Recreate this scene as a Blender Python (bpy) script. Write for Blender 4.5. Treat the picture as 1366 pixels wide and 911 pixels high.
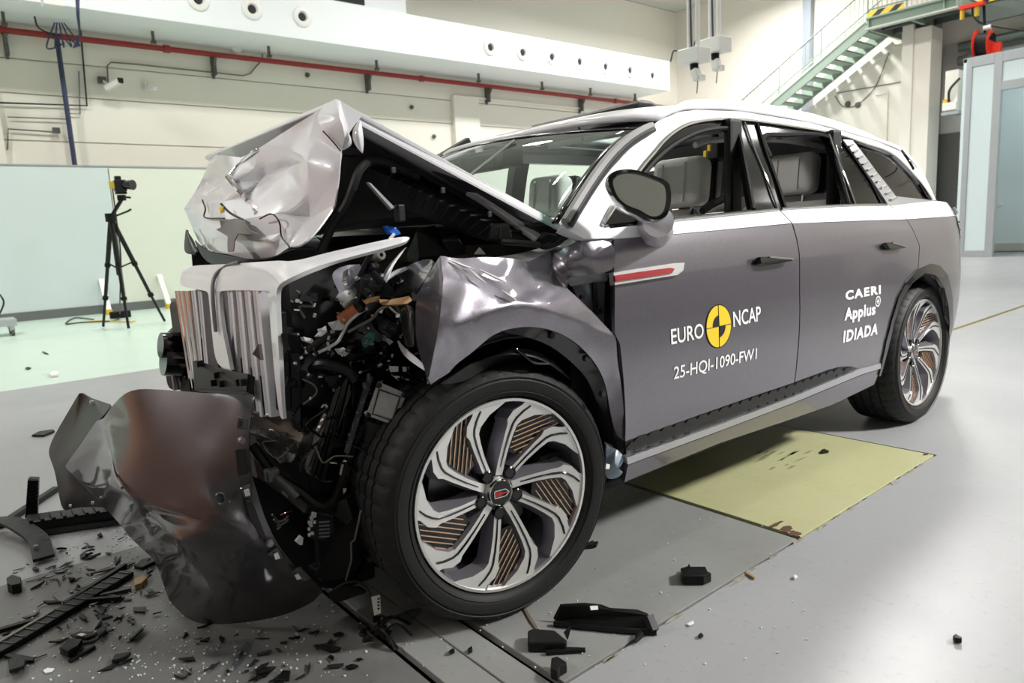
import bpy, bmesh, math, random
from mathutils import Vector, Matrix
from mathutils.geometry import delaunay_2d_cdt
SC = bpy.context.scene
COL = SC.collection
for o in list(bpy.data.objects): bpy.data.objects.remove(o)

# ---------------------------------------------------------------- camera
CP = Vector((-0.9973, -1.4422, 1.1540)); YAW, PIT, ROL, FPX = 0.6877, 0.1553, -0.0505, 933.4
VD = Vector((math.sin(YAW)*math.cos(PIT), math.cos(YAW)*math.cos(PIT), -math.sin(PIT)))
_r = Vector((math.cos(YAW), -math.sin(YAW), 0)); _u = _r.cross(VD)
VR = _r*math.cos(ROL)+_u*math.sin(ROL); VU = -_r*math.sin(ROL)+_u*math.cos(ROL)
cam = bpy.data.cameras.new('camera'); camo = bpy.data.objects.new('camera', cam); COL.objects.link(camo)
cam.sensor_width = 36; cam.lens = FPX/1366*36; cam.clip_start = .02; cam.clip_end = 200
cam.dof.use_dof = True; cam.dof.focus_distance = 2.6; cam.dof.aperture_fstop = 4.5
camo.matrix_world = Matrix(((VR.x, VU.x, -VD.x, CP.x), (VR.y, VU.y, -VD.y, CP.y), (VR.z, VU.z, -VD.z, CP.z), (0, 0, 0, 1)))
SC.camera = camo

# ---------------------------------------------------------------- world, lamps, exposure
w = bpy.data.worlds.new('hall_air'); SC.world = w; w.use_nodes = True
w.node_tree.nodes['Background'].inputs[0].default_value = (.9, .95, 1, 1)
w.node_tree.nodes['Background'].inputs[1].default_value = .07
def area_lamp(name, loc, target, sx, sy, power, col=(1, .98, .94), spread=180):
    l = bpy.data.lights.new(name, 'AREA'); l.shape = 'RECTANGLE'; l.size = sx; l.size_y = sy; l.energy = power; l.color = col; l.spread = math.radians(spread)
    o = bpy.data.objects.new(name, l); COL.objects.link(o); o.location = loc
    o.rotation_euler = (Vector(target)-Vector(loc)).to_track_quat('-Z', 'Y').to_euler(); return o
# high-bay lamps of the hall (ceiling at 8.6 m), brightest over the far right half, two aimed lamp banks, and an added fill for the hood
for x in (-3, 2.5, 8, 13.5, 18):
    for y in (-6.5, -1, 4.5, 10):
        pw = 42
        if x < 3 and y < 0: pw = 9 if y > -3 else 22
        if x < 0: pw = 6 if y < 0 else (22 if y < 8 else 60)
        if y > 7: pw *= 4.0
        if x > 12: pw *= 2.2
        area_lamp('high_bay_lamp', (x, y, 8.45), (x, y, 0), .7, .7, pw, spread=160 if (y > 7 or x > 7) else 110)
area_lamp('aimed_lamp_bank', (5.6, -5.4, 5.6), (2.3, .2, .7), .9, .7, 105, spread=62)
area_lamp('aimed_lamp_bank', (13.0, 4.2, 8.0), (5.2, -.4, 0), 1.6, 1.2, 100, spread=62)
area_lamp('aimed_lamp_bank', (-5.2, 2.6, 4.6), (-.1, 1.0, 1.45), .8, .6, 9, spread=45)  # added fill light that brightens the hood front
SC.view_settings.view_transform = 'Standard'; SC.view_settings.look = 'None'
SC.view_settings.gamma = 1; SC.view_settings.use_curve_mapping = False
SC.view_settings.exposure = 0.35

# ---------------------------------------------------------------- helpers
def ray(px, py): return VD+VR*((px-683)/FPX)-VU*((py-455.5)/FPX)
def at(px, py, x=None, y=None, z=None):       # a point read off the photograph, set at a known plane of the place
    D = ray(px, py)
    t = (x-CP.x)/D.x if x is not None else ((y-CP.y)/D.y if y is not None else (z-CP.z)/D.z)
    return CP+D*t
def crop(ox, oy, s, pts): return [(ox+p[0]/s, oy+p[1]/s) for p in pts]
def srgb(r, g, b):
    f = lambda c: (c/12.92 if c <= .04045 else ((c+.055)/1.055)**2.4)
    return (f(r), f(g), f(b), 1)
MATS = {}
def mat(name, col, rough=.5, metal=0, coat=0, noise=0, nscale=20, bump=0, bscale=60, alpha=1, emit=None, spec=.5, coatr=.03):
    m = bpy.data.materials.new(name); m.use_nodes = True; nt = m.node_tree; b = nt.nodes['Principled BSDF']
    c = col if len(col) == 4 else (*col, 1)
    b.inputs['Base Color'].default_value = c; b.inputs['Roughness'].default_value = rough; b.inputs['Metallic'].default_value = metal
    b.inputs['Coat Weight'].default_value = coat; b.inputs['Coat Roughness'].default_value = coatr
    b.inputs['Specular IOR Level'].default_value = spec; b.inputs['Alpha'].default_value = alpha
    if emit: b.inputs['Emission Color'].default_value = (*emit[:3], 1); b.inputs['Emission Strength'].default_value = emit[3]
    L = nt.links.new
    if noise or bump:
        tc = nt.nodes.new('ShaderNodeTexCoord')
    if noise:
        n = nt.nodes.new('ShaderNodeTexNoise'); n.inputs['Scale'].default_value = nscale; n.inputs['Detail'].default_value = 5
        L(tc.outputs['Object'], n.inputs['Vector'])
        r = nt.nodes.new('ShaderNodeMix'); r.data_type = 'RGBA'
        r.inputs[6].default_value = tuple(v*(1-noise) for v in c[:3])+(1,); r.inputs[7].default_value = tuple(min(1, v*(1+noise)) for v in c[:3])+(1,)
        L(n.outputs['Fac'], r.inputs[0]); L(r.outputs[2], b.inputs['Base Color'])
    if bump:
        n2 = nt.nodes.new('ShaderNodeTexNoise'); n2.inputs['Scale'].default_value = bscale; n2.inputs['Detail'].default_value = 3
        L(tc.outputs['Object'], n2.inputs['Vector'])
        bp = nt.nodes.new('ShaderNodeBump'); bp.inputs['Strength'].default_value = bump; bp.inputs['Distance'].default_value = .01
        L(n2.outputs['Fac'], bp.inputs['Height']); L(bp.outputs['Normal'], b.inputs['Normal'])
    MATS[name] = m; return m
def glass(name, tint, refl=1.0, rough=0):
    m = bpy.data.materials.new(name); m.use_nodes = True; nt = m.node_tree; nt.nodes.remove(nt.nodes['Principled BSDF'])
    out = nt.nodes['Material Output']; t = nt.nodes.new('ShaderNodeBsdfTransparent'); t.inputs[0].default_value = (*tint, 1)
    g = nt.nodes.new('ShaderNodeBsdfGlossy'); g.inputs['Roughness'].default_value = rough; g.inputs[0].default_value = (refl, refl, refl, 1)
    f = nt.nodes.new('ShaderNodeFresnel'); f.inputs[0].default_value = 1.52; mx = nt.nodes.new('ShaderNodeMixShader')
    ge = nt.nodes.new('ShaderNodeNewGeometry'); iv = nt.nodes.new('ShaderNodeMath'); iv.operation = 'SUBTRACT'; iv.inputs[0].default_value = 1   # no second mirror at the pane's inner face
    ml = nt.nodes.new('ShaderNodeMath'); ml.operation = 'MULTIPLY'; nt.links.new(ge.outputs['Backfacing'], iv.inputs[1]); nt.links.new(iv.outputs[0], ml.inputs[0]); nt.links.new(f.outputs[0], ml.inputs[1])
    nt.links.new(ml.outputs[0], mx.inputs[0]); nt.links.new(t.outputs[0], mx.inputs[1]); nt.links.new(g.outputs[0], mx.inputs[2])
    nt.links.new(mx.outputs[0], out.inputs[0]); MATS[name] = m; return m

class MB:                                       # gathers shapes, builds them as ONE mesh object
    def __init__(s): s.v = []; s.f = []; s.m = []; s.cm = 0
    def add(s, vs, fs):
        o = len(s.v); s.v += [Vector(p) for p in vs]; s.f += [[o+i for i in f] for f in fs]; s.m += [s.cm]*len(fs); return s
    def box(s, c, d, rot=None):
        x, y, z = (k/2 for k in d); pts = [Vector((a*x, b*y, e*z)) for a in (-1, 1) for b in (-1, 1) for e in (-1, 1)]
        if rot is not None: pts = [rot @ p for p in pts]
        return s.add([p+Vector(c) for p in pts], [(0, 1, 3, 2), (4, 6, 7, 5), (0, 4, 5, 1), (2, 3, 7, 6), (0, 2, 6, 4), (1, 5, 7, 3)])
    def bar(s, a, b, wd, ht, up=(0, 0, 1)):      # a box-section bar from a to b
        a = Vector(a); b = Vector(b); t = (b-a).normalized(); u = Vector(up)
        if abs(t.dot(u)) > .98: u = Vector((1, 0, 0))
        sd = t.cross(u).normalized(); u = sd.cross(t)
        q = [(-1, -1), (1, -1), (1, 1), (-1, 1)]
        P = [p+sd*(i*wd/2)+u*(j*ht/2) for p in (a, b) for i, j in q]
        return s.add(P, [(3, 2, 1, 0), (4, 5, 6, 7), (0, 1, 5, 4), (1, 2, 6, 5), (2, 3, 7, 6), (3, 0, 4, 7)])
    def tube(s, pts, r, n=8, closed=False):
        pts = [Vector(p) for p in pts]; N = len(pts); rr = r if isinstance(r, (list, tuple)) else [r]*N
        pu = None; rings = []
        for i, p in enumerate(pts):
            a = pts[i-1] if (i > 0 or closed) else p; b = pts[(i+1) % N] if (i < N-1 or closed) else p
            t = (b-a).normalized() if (b-a).length > 1e-9 else Vector((0, 0, 1))
            if pu is None: pu = Vector((0, 0, 1)) if abs(t.z) < .9 else Vector((1, 0, 0))
            sd = t.cross(pu).normalized(); pu = sd.cross(t).normalized()
            rings.append([p+(sd*math.cos(2*math.pi*k/n)+pu*math.sin(2*math.pi*k/n))*rr[i] for k in range(n)])
        fs = []
        for i in range(N if closed else N-1):
            j = (i+1) % N
            for k in range(n): fs.append((i*n+k, i*n+(k+1) % n, j*n+(k+1) % n, j*n+k))
        if not closed: fs += [tuple(range(n-1, -1, -1)), tuple((N-1)*n+k for k in range(n))]
        return s.add([p for q in rings for p in q], fs)
    def lathe(s, prof, n=24, M=None, cap=False):     # prof: (radius, height) about z, then placed by M
        vs = []; fs = []
        for (r, h) in prof:
            for k in range(n): vs.append(Vector((r*math.cos(2*math.pi*k/n), r*math.sin(2*math.pi*k/n), h)))
        for i in range(len(prof)-1):
            for k in range(n): fs.append((i*n+k, i*n+(k+1) % n, (i+1)*n+(k+1) % n, (i+1)*n+k))
        if cap: fs += [tuple(range(n-1, -1, -1)), tuple((len(prof)-1)*n+k for k in range(n))]
        if M is not None: vs = [M @ v for v in vs]
        return s.add(vs, fs)
    def prism(s, poly, off):                         # polygon of 3D points, extruded by off
        n = len(poly); P = [Vector(p) for p in poly]; Q = [p+Vector(off) for p in P]
        return s.add(P+Q, [tuple(range(n-1, -1, -1)), tuple(range(n, 2*n))]+[(i, (i+1) % n, n+(i+1) % n, n+i) for i in range(n)])
    def grid(s, rows):
        nr, nc = len(rows), len(rows[0])
        return s.add([p for r in rows for p in r], [(i*nc+j, i*nc+j+1, (i+1)*nc+j+1, (i+1)*nc+j) for i in range(nr-1) for j in range(nc-1)])
    def build(s, name, m, parent=None, smooth=35, bevel=0, solid=0, off=0, sub=0, loc=None, kind=None, bseg=2):
        me = bpy.data.meshes.new(name); o0 = Vector(loc) if loc is not None else Vector((0, 0, 0))
        me.from_pydata([tuple(p-o0) for p in s.v], [], s.f); me.update()
        bm = bmesh.new(); bm.from_mesh(me); bmesh.ops.recalc_face_normals(bm, faces=bm.faces) if not solid else None; bm.to_mesh(me); bm.free()
        for q in (m if isinstance(m, (list, tuple)) else [m]): me.materials.append(MATS[q] if isinstance(q, str) else q)
        if len(me.materials) > 1:
            for p, k in zip(me.polygons, s.m): p.material_index = k
        if smooth: me.shade_smooth(); me.set_sharp_from_angle(angle=math.radians(smooth))
        o = bpy.data.objects.new(name, me); COL.objects.link(o); o.location = o0
        if parent is not None: attach(o, parent)
        if sub: md = o.modifiers.new('sub', 'SUBSURF'); md.levels = md.render_levels = sub
        if solid: md = o.modifiers.new('solid', 'SOLIDIFY'); md.thickness = solid; md.offset = off
        if bevel: md = o.modifiers.new('bevel', 'BEVEL'); md.width = bevel; md.segments = bseg; md.limit_method = 'ANGLE'; md.angle_limit = math.radians(40)
        if kind: o['kind'] = kind
        return o
def world_loc(o):
    p = Vector(o.location)
    while o.parent: o = o.parent; p = p+o.location
    return p
def attach(o, parent):                               # things are never scaled or rotated after building: offsets are plain sums
    pl = world_loc(parent); o.parent = parent; o.location = Vector(o.location)-pl
def tag(o, label, cat, group=None):
    o['label'] = label; o['category'] = cat
    if group: o['group'] = group
    return o
def thing(name, label, cat, loc, group=None):
    o = bpy.data.objects.new(name, None); o.empty_display_size = .1; COL.objects.link(o); o.location = loc
    return tag(o, label, cat, group)
def struct(o): o['kind'] = 'structure'; return o
def lerp(a, b, t): return a+(b-a)*t
def polyline(pts, n):                                # resample a polyline evenly
    P = [Vector(p) for p in pts]; L = [0]
    for a, b in zip(P, P[1:]): L.append(L[-1]+(b-a).length)
    out = []
    for k in range(n):
        t = L[-1]*k/(n-1); i = 0
        while i < len(P)-2 and L[i+1] < t: i += 1
        d = L[i+1]-L[i]; out.append(P[i].lerp(P[i+1], (t-L[i])/d if d else 0))
    return out
def spline(pts, n):                                  # Catmull-Rom through the points
    P = [Vector(p) for p in pts]; P = [P[0]*2-P[1]]+P+[P[-1]*2-P[-2]]; out = []
    for i in range(1, len(P)-2):
        a, b, c, d = P[i-1:i+3]
        for k in range(n):
            t = k/n; out.append(.5*((2*b)+(c-a)*t+(2*a-5*b+4*c-d)*t*t+(3*b-a-3*c+d)*t**3))
    out.append(P[-2]); return out
# ---------------------------------------------------------------- setting materials
mat('wall_cream', srgb(.94, .93, .89), .7, noise=.03, nscale=.6)
mat('wall_peach', srgb(.94, .92, .885), .7, noise=.03, nscale=.5)
mat('wall_warm_grey', srgb(.70, .70, .69), .7, noise=.05, nscale=.8)
mat('wall_near_grey', srgb(.42, .42, .43), .7, noise=.08, nscale=.7)
mat('barrier_brown', srgb(.45, .33, .29), .8, noise=.15, nscale=3)
mat('barrier_copper', srgb(.84, .60, .49), .6, noise=.1, nscale=3)
mat('duct_white', srgb(.93, .95, .96), .5)
mat('ceiling_grey', srgb(.80, .80, .78), .8)
mat('panel_blue', srgb(.84, .885, .89), .35, noise=.03, nscale=2)
mat('panel_green', srgb(.90, .92, .87), .35, noise=.03, nscale=2)
mat('dark_skirting', srgb(.42, .44, .44), .5)
mat('aluminium', srgb(.74, .76, .78), .38, .6, noise=.06, nscale=4)
mat('booth_white', srgb(.88, .94, .95), .25)
mat('stair_green', srgb(.56, .63, .58), .5, noise=.06, nscale=5)
mat('stair_pale', srgb(.76, .79, .75), .5)
mat('stair_dark', srgb(.34, .38, .36), .6)
mat('dark_void', srgb(.16, .17, .18), .8)
mat('steel_blue', srgb(.62, .65, .70), .4, .3)
mat('red_pipe', srgb(.58, .16, .15), .45)
mat('blue_pipe', srgb(.20, .24, .36), .45)
mat('pipe_black', srgb(.12, .13, .14), .5)
mat('bracket_grey', srgb(.36, .36, .35), .5, .3)
mat('white_plastic', srgb(.93, .93, .92), .4)
mat('black_plastic', (.008, .008, .0085), .42, noise=.3, nscale=14, bump=.08, bscale=90, spec=.35)
mat('black_matte', (.006, .006, .0065), .62, noise=.2, nscale=14, spec=.25)
mat('black_gloss', (.004, .004, .0045), .12, coat=.3)
mat('reel_red', srgb(.90, .20, .12), .4)
mat('brass_yellow', srgb(.88, .74, .22), .4)
mat('cable_grey', srgb(.45, .44, .40), .6)
mat('added_glow', srgb(.9, .9, .9), .3, emit=(1, 1, .98, 6))
def node_mat(name, rough=.5):
    m = bpy.data.materials.new(name); m.use_nodes = True; nt = m.node_tree; MATS[name] = m
    b = nt.nodes['Principled BSDF']; b.inputs['Roughness'].default_value = rough
    def nd(t, **k):
        n = nt.nodes.new(t)
        for a, v in k.items(): setattr(n, a, v)
        return n
    return m, nt, b, nd, nt.links.new
# hazard tape: slanted yellow and black bands
m, nt, b, nd, L = node_mat('hazard_tape', .5)
tc = nd('ShaderNodeTexCoord'); wv = nd('ShaderNodeTexWave', bands_direction='DIAGONAL'); wv.inputs['Scale'].default_value = 1.5
mp = nd('ShaderNodeMapping'); mp.inputs['Scale'].default_value = (0, 1, 1.2)
cr = nd('ShaderNodeValToRGB'); cr.color_ramp.interpolation = 'CONSTANT'
cr.color_ramp.elements[0].color = (.015, .015, .015, 1); cr.color_ramp.elements[1].position = .45; cr.color_ramp.elements[1].color = srgb(.88, .76, .2)
L(tc.outputs['Object'], mp.inputs[0]); L(mp.outputs[0], wv.inputs[0]); L(wv.outputs['Fac'], cr.inputs[0]); L(cr.outputs[0], b.inputs[0])
# epoxy floors: base colour, scuffs, broken gloss
def floor_mat(name, c, dark, rough, rvar=.14, scuff=.25, scale=1.3, spec=.5, grime=0):
    m, nt, b, nd, L = node_mat(name, rough); b.inputs['Specular IOR Level'].default_value = spec
    tc = nd('ShaderNodeTexCoord')
    n1 = nd('ShaderNodeTexNoise'); n1.inputs['Scale'].default_value = scale; n1.inputs['Detail'].default_value = 8; n1.inputs['Roughness'].default_value = .65
    n2 = nd('ShaderNodeTexNoise'); n2.inputs['Scale'].default_value = 34; n2.inputs['Detail'].default_value = 6
    n3 = nd('ShaderNodeTexNoise'); n3.inputs['Scale'].default_value = 260; n3.inputs['Detail'].default_value = 2
    for n in (n1, n2, n3): L(tc.outputs['Object'], n.inputs['Vector'])
    mx = nd('ShaderNodeMix', data_type='RGBA'); mx.inputs[6].default_value = c; mx.inputs[7].default_value = dark
    r1 = nd('ShaderNodeMapRange'); r1.inputs[1].default_value = .45; r1.inputs[2].default_value = .75; r1.inputs[4].default_value = scuff
    L(n1.outputs['Fac'], r1.inputs[0]); L(r1.outputs[0], mx.inputs[0])
    r2 = nd('ShaderNodeMapRange'); r2.inputs[1].default_value = .6; r2.inputs[2].default_value = .8; r2.inputs[4].default_value = .35+grime
    m2 = nd('ShaderNodeMix', data_type='RGBA'); m2.inputs[7].default_value = tuple(v*.45 for v in c[:3])+(1,)
    L(n2.outputs['Fac'], r2.inputs[0]); L(r2.outputs[0], m2.inputs[0]); L(mx.outputs[2], m2.inputs[6])
    L(m2.outputs[2], b.inputs[0])
    r3 = nd('ShaderNodeMapRange'); r3.inputs[3].default_value = rough-rvar; r3.inputs[4].default_value = rough+rvar
    L(n1.outputs['Fac'], r3.inputs[0]); L(r3.outputs[0], b.inputs['Roughness'])
    bp = nd('ShaderNodeBump'); bp.inputs['Strength'].default_value = .12; bp.inputs['Distance'].default_value = .004
    ad = nd('ShaderNodeMath', operation='ADD'); L(n3.outputs['Fac'], ad.inputs[0]); L(n2.outputs['Fac'], ad.inputs[1])
    L(ad.outputs[0], bp.inputs['Height']); L(bp.outputs['Normal'], b.inputs['Normal'])
floor_mat('epoxy_grey', srgb(.615, .62, .63), srgb(.54, .545, .555), .34, spec=.32)
floor_mat('epoxy_mint', srgb(.78, .86, .81), srgb(.74, .82, .77), .33, spec=.4)
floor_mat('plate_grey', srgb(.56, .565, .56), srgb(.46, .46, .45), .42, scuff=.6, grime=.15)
floor_mat('plate_yellow', srgb(.70, .70, .54), srgb(.63, .63, .47), .4, scuff=.5, scale=3)
floor_mat('rust', srgb(.36, .24, .18), srgb(.2, .14, .1), .8, scuff=.8, scale=14)
floor_mat('chipped_paint', srgb(.62, .60, .54), srgb(.3, .28, .25), .8, scuff=.8, scale=20)
floor_mat('floor_left_shade', srgb(.43, .43, .425), srgb(.34, .34, .335), .45, scuff=.7, grime=.2, spec=.3)  # left floor zone: its shade is put into a darker, scuffed colour
mat('trench_dark', (.02, .02, .02), .8)

# ---------------------------------------------------------------- floor, plates, walls
X0, X1, Y0, Y1, ZC = -7.0, 20.9, -9.0, 15.0, 8.63
TX0, TX1, TY0, TY1 = -.135, 2.585, -.236, 2.15          # the covered pit of the track
MY = at(112, 506, z=0).y                                # grey floor ends here, mint floor begins
fb = MB()
def slab(x0, x1, y0, y1): fb.box(((x0+x1)/2, (y0+y1)/2, -.1), (x1-x0, y1-y0, .2))
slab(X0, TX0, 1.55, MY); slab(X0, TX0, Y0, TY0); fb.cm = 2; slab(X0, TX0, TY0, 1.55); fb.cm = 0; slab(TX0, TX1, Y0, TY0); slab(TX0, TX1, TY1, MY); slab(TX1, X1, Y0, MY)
fb.cm = 1; slab(X0, 8.0, MY, Y1); fb.cm = 0; slab(8.0, X1, MY, Y1)
fl = struct(fb.build('floor', ['epoxy_grey', 'epoxy_mint', 'floor_left_shade'], smooth=0))
bt = MB().box(((TX0+TX1)/2, (TY0+TY1)/2, -.19), (TX1-TX0, TY1-TY0, .02)).build('trench_bed', 'trench_dark', fl, 0)
# steel plates lie over the pit, with open joints between them
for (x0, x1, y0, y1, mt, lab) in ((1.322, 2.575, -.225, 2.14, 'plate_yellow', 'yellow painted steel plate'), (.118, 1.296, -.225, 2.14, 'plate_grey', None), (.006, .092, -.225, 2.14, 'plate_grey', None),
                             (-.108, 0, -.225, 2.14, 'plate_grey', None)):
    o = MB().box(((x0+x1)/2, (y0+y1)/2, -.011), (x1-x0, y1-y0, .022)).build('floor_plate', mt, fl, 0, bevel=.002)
    if lab: o['label'] = lab
# torn paint and rust along the plate edge
rnd = random.Random(5)
def blot(cx, cy, rx, ry, name, m, n=14, z=.0012, h=.0012, ang=0):
    pts = []
    for k in range(n):
        a = 2*math.pi*k/n; q = rnd.uniform(.55, 1.1); x, y = rx*math.cos(a)*q, ry*math.sin(a)*q
        pts.append((cx+x*math.cos(ang)-y*math.sin(ang), cy+x*math.sin(ang)+y*math.cos(ang), z))
    return MB().prism(pts, (0, 0, h)).build(name, m, fl, 0)
for px, py, rx, ry in ((1050, 706, .035, .02), (1035, 700, .05, .012), (1060, 712, .03, .02), (1235, 606, .03, .012)):
    p = at(px, py, z=0); blot(p.x, p.y, rx, ry, 'rust_patch', 'rust')
for k in range(26):
    x = rnd.uniform(-.1, 2.5); blot(x, TY0-rnd.uniform(-.004, .012), rnd.uniform(.01, .05), rnd.uniform(.003, .008), 'paint_chip', 'chipped_paint', 9)
mat('skid_dark', srgb(.52, .52, .39), .6)
rk = random.Random(9)
for k in range(16):                              # faint rubber streaks
    x, y = rk.uniform(520, 700), rk.uniform(150, 215); l_, w_ = rk.uniform(15, 60), rk.uniform(1.2, 4)
    pts = [(x, y), (x+l_*.5, y-l_*.22-w_), (x+l_, y-l_*.40), (x+l_*.5, y-l_*.2+w_)]
    MB().prism([at(780+a_/2.331, 540+b_/2.331, z=.0006) for a_, b_ in pts], (0, 0, .0004)).build('skid_mark', 'skid_dark', fl, 0)
# yellow edged black floor line beside the booth
a = at(1268, 441, z=0); b_ = at(1366, 408, z=0); dirn = (b_-a).normalized(); e = a+dirn*14; s_ = a-dirn*3
MB().bar(s_+Vector((0, 0, .001)), e+Vector((0, 0, .001)), .055, .002).build('floor_line', 'brass_yellow', fl, 0)
MB().bar(s_+Vector((0, 0, .002)), e+Vector((0, 0, .002)), .040, .003).build('floor_line', 'pipe_black', fl, 0)

wb = MB()
zs = [0, at(330, 198, y=15).z, at(330, 146, y=15).z, at(330, 108, y=15).z, ZC]
for k in range(4): wb.box(((X0+X1)/2, 15.1, (zs[k]+zs[k+1])/2), (X1-X0, .2, zs[k+1]-zs[k]-.025))
wb.box(((X0+X1)/2, 15.15, ZC/2), (X1-X0, .2, ZC))
wall_back = struct(wb.build('wall_back', 'wall_cream', smooth=0))
for px0, px1, zt in ((607, 640, 4.95), (-40, 4, 4.6)):                     # pilasters
    xa, xb = at(px0, 180, y=14.9).x, at(px1, 180, y=14.9).x
    MB().box(((xa+xb)/2, 14.93, zt/2), (xb-xa, .14, zt)).build('pilaster', 'wall_cream', wall_back, 0, bevel=.01)
MB().box((at(612, 150, y=14.9).x+4, 14.97, 4.95), (8.2, .06, .05)).build('wall_ledge', 'wall_cream', wall_back, 0)
struct(MB().box((X1+.1, (Y0+Y1)/2, ZC/2), (.2, Y1-Y0, ZC)).build('wall_right', 'wall_peach', smooth=0))
wl = struct(MB().box((X0-.1, (Y0+Y1)/2, ZC/2), (.2, Y1-Y0, ZC)).build('wall_left', 'wall_warm_grey', smooth=0))
wn = struct(MB().box(((X0+X1)/2, Y0-.1, ZC/2), (X1-X0, .2, ZC)).build('wall_near', 'wall_cream', smooth=0))
MB().box(((X0+X1)/2, Y0+.03, 1.0), (X1-X0-.1, .06, 2.0)).build('reflection_band', 'wall_near_grey', wn, 0)  # added unseen dark band, shapes what the door paint reflects
struct(MB().box(((X0+X1)/2, (Y0+Y1)/2, ZC+.1), (X1-X0, Y1-Y0, .2)).build('ceiling', 'ceiling_grey', smooth=0))

# white partition panels with a dark skirting
part_w = struct(MB().box((1.6, 13.98, 1.35), (17, .06, 2.7)).build('wall_partition', 'panel_green', smooth=0))
xs = at(154, 300, y=13.9).x
k = 0
for x0, wd in ((xs-7.2, 2.4), (xs-4.8, 2.4), (xs-2.4, 2.4), (xs, 2.4), (xs+2.4, 2.4), (xs+4.8, 2.4)):
    MB().box((x0+wd/2, 13.92, 1.45), (wd-.02, .06, 2.58)).build('partition_panel', 'panel_blue' if x0 < xs-.1 else 'panel_green', part_w, 0, bevel=.004)
MB().box((1.6, 13.93, 2.76), (17, .1, .03)).build('top_rail', 'aluminium', part_w, 0)
struct(MB().box((1.6, 13.9, .08), (17, .06, .16)).build('baseboard_partition', 'dark_skirting', smooth=0))

# ---------------------------------------------------------------- air duct with jet nozzles
duct = thing('air_duct', 'long white boxed air duct with round jet nozzles along back wall', 'air duct', (X0, 15, 5.45))
dzt, dzb = 6.38, 5.46
MB().box(((X0+.02+18.5)/2, 14.24, (dzt+dzb)/2), (18.48-X0, 1.5, dzt-dzb)).build('duct_casing', 'duct_white', duct, 0, bevel=.01)
xb = at(537, 10, y=13.9).x
MB().box(((X0+.02+xb)/2, 14.35, (dzt+ZC)/2), (xb-X0-.02, 1.2, ZC-dzt-.02)).build('upper_casing', 'duct_white', duct, 0)
MB().box((at(462, 1, y=13.7).x, 13.74, at(462, 0, y=13.7).z+.3), (.95, .04, .66)).build('service_hatch', 'dark_void', duct, 0)
for px, py in ((265, -1), (337, 11.7), (404, 22), (655, 63), (698, 70), (737, 76), (774, 82.5), (808.5, 89), (841, 94), (871, 101)):
    p = at(px, py, y=13.45); M = Matrix.Translation((p.x, 13.49, p.z)) @ Matrix.Rotation(math.radians(90), 4, 'X')
    nz = MB().lathe([(.13, -.0), (.21, .0), (.20, .03), (.15, .05), (.11, .045), (.085, .0)], 24, M).build('nozzle', 'white_plastic', duct)
    MB().lathe([(.0, .012), (.075, .012), (.085, .0)], 20, M).build('nozzle_throat', 'dark_void', nz)

# ---------------------------------------------------------------- pipes and fittings on the back wall
rp = thing('sprinkler_pipe', 'long red sprinkler pipe running under the white duct', 'pipe', (X0, 14.8, 5.3))
MB().tube([(X0+.03, 14.82, 5.27), (20.7, 14.82, 5.27)], .058, 12).build('pipe_run', 'red_pipe', rp)
for px in (222, 8, 560, 820): 
    x = at(px, 60, y=14.8).x; MB().tube([(x-.06, 14.82, 5.27), (x+.06, 14.82, 5.27)], .08, 12).build('coupling', 'red_pipe', rp)
for px in (12, 286, 491, 651, 776):
    x = at(px, 80, y=14.8).x; q = MB(); q.box((x, 14.9, 5.06), (.06, .2, .42)); q.bar((x, 14.98, 4.8), (x, 14.72, 5.2), .05, .04); q.build('pipe_bracket', 'bracket_grey', rp, 0)
for px, lab in ((9, None), (205, None), (358, None), (501, None), (637, None), (722, None), (787, None), (847, None)):
    x = at(px, 50, y=14.3).x; q = MB(); q.box((x, 14.35, 5.36), (.05, .05, .2)); q.box((x, 14.35, 5.25), (.09, .09, .05))
    tag(q.build('duct_hanger', 'bracket_grey', smooth=0), 'small grey steel hanger stub under the white duct', 'hanger', 'hanger stubs under the duct')
tag(MB().tube([(1.5, 14.75, 5.28), (1.5, 14.75, 5.0), (1.5, 14.78, 2.0)], .045, 10).build('downpipe', 'blue_pipe'), 'dark blue vertical pipe dropping from the red pipe', 'pipe')
q = MB(); y = 14.93
q.tube([at(-60, 135, y=y), at(0, 137, y=y), at(116, 141, y=y), at(104, 0, y=y)], .018, 6)
tag(q.build('conduit', 'pipe_black'), 'thin black conduit bent in an L on the wall', 'conduit')
q = MB(); q.tube([at(144, 110, y=y), at(143, 88, y=y), at(148, 83, y=y), at(180, 85.5, y=y), at(324, 101, y=y), at(334, 98, y=y), at(343, 87, y=y), at(350, 80, y=y), at(350, 72, y=y)], .016, 6)
tag(q.build('conduit', 'cable_grey'), 'grey conduit looping from wall camera up to the red pipe', 'conduit')
q = MB(); q.tube([at(10, 156, y=y), at(88, 159, y=y)], .012, 6); q.tube([at(105, 95, y=y), at(107, 152, y=y), at(88, 151, y=y)], .012, 6)
tag(q.build('conduit', 'cable_grey'), 'thin pale conduit lines left of the blue pipe', 'conduit')
q = MB(); q.tube([at(10, 200, y=y), at(11, 172, y=y), at(70, 176, y=y)], .014, 6); q.box(at(75, 174, y=14.9), (.12, .1, .1))
tag(q.build('conduit', 'bracket_grey', smooth=0), 'short conduit ending in a black box beside the blue pipe', 'conduit')
q = MB()
for k in range(5):
    a = at(73+k*3, 30, y=14.3); b2 = at(80+k*2.5, 62-k*3, y=14.6)
    q.tube(spline([a, a.lerp(b2, .5)+Vector((.1*(k-2), 0, -.25)), b2], 6), .014, 5)
tag(q.build('cable_bundle', 'blue_pipe'), 'tangle of dark cables at the top of the blue pipe', 'cable')
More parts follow.
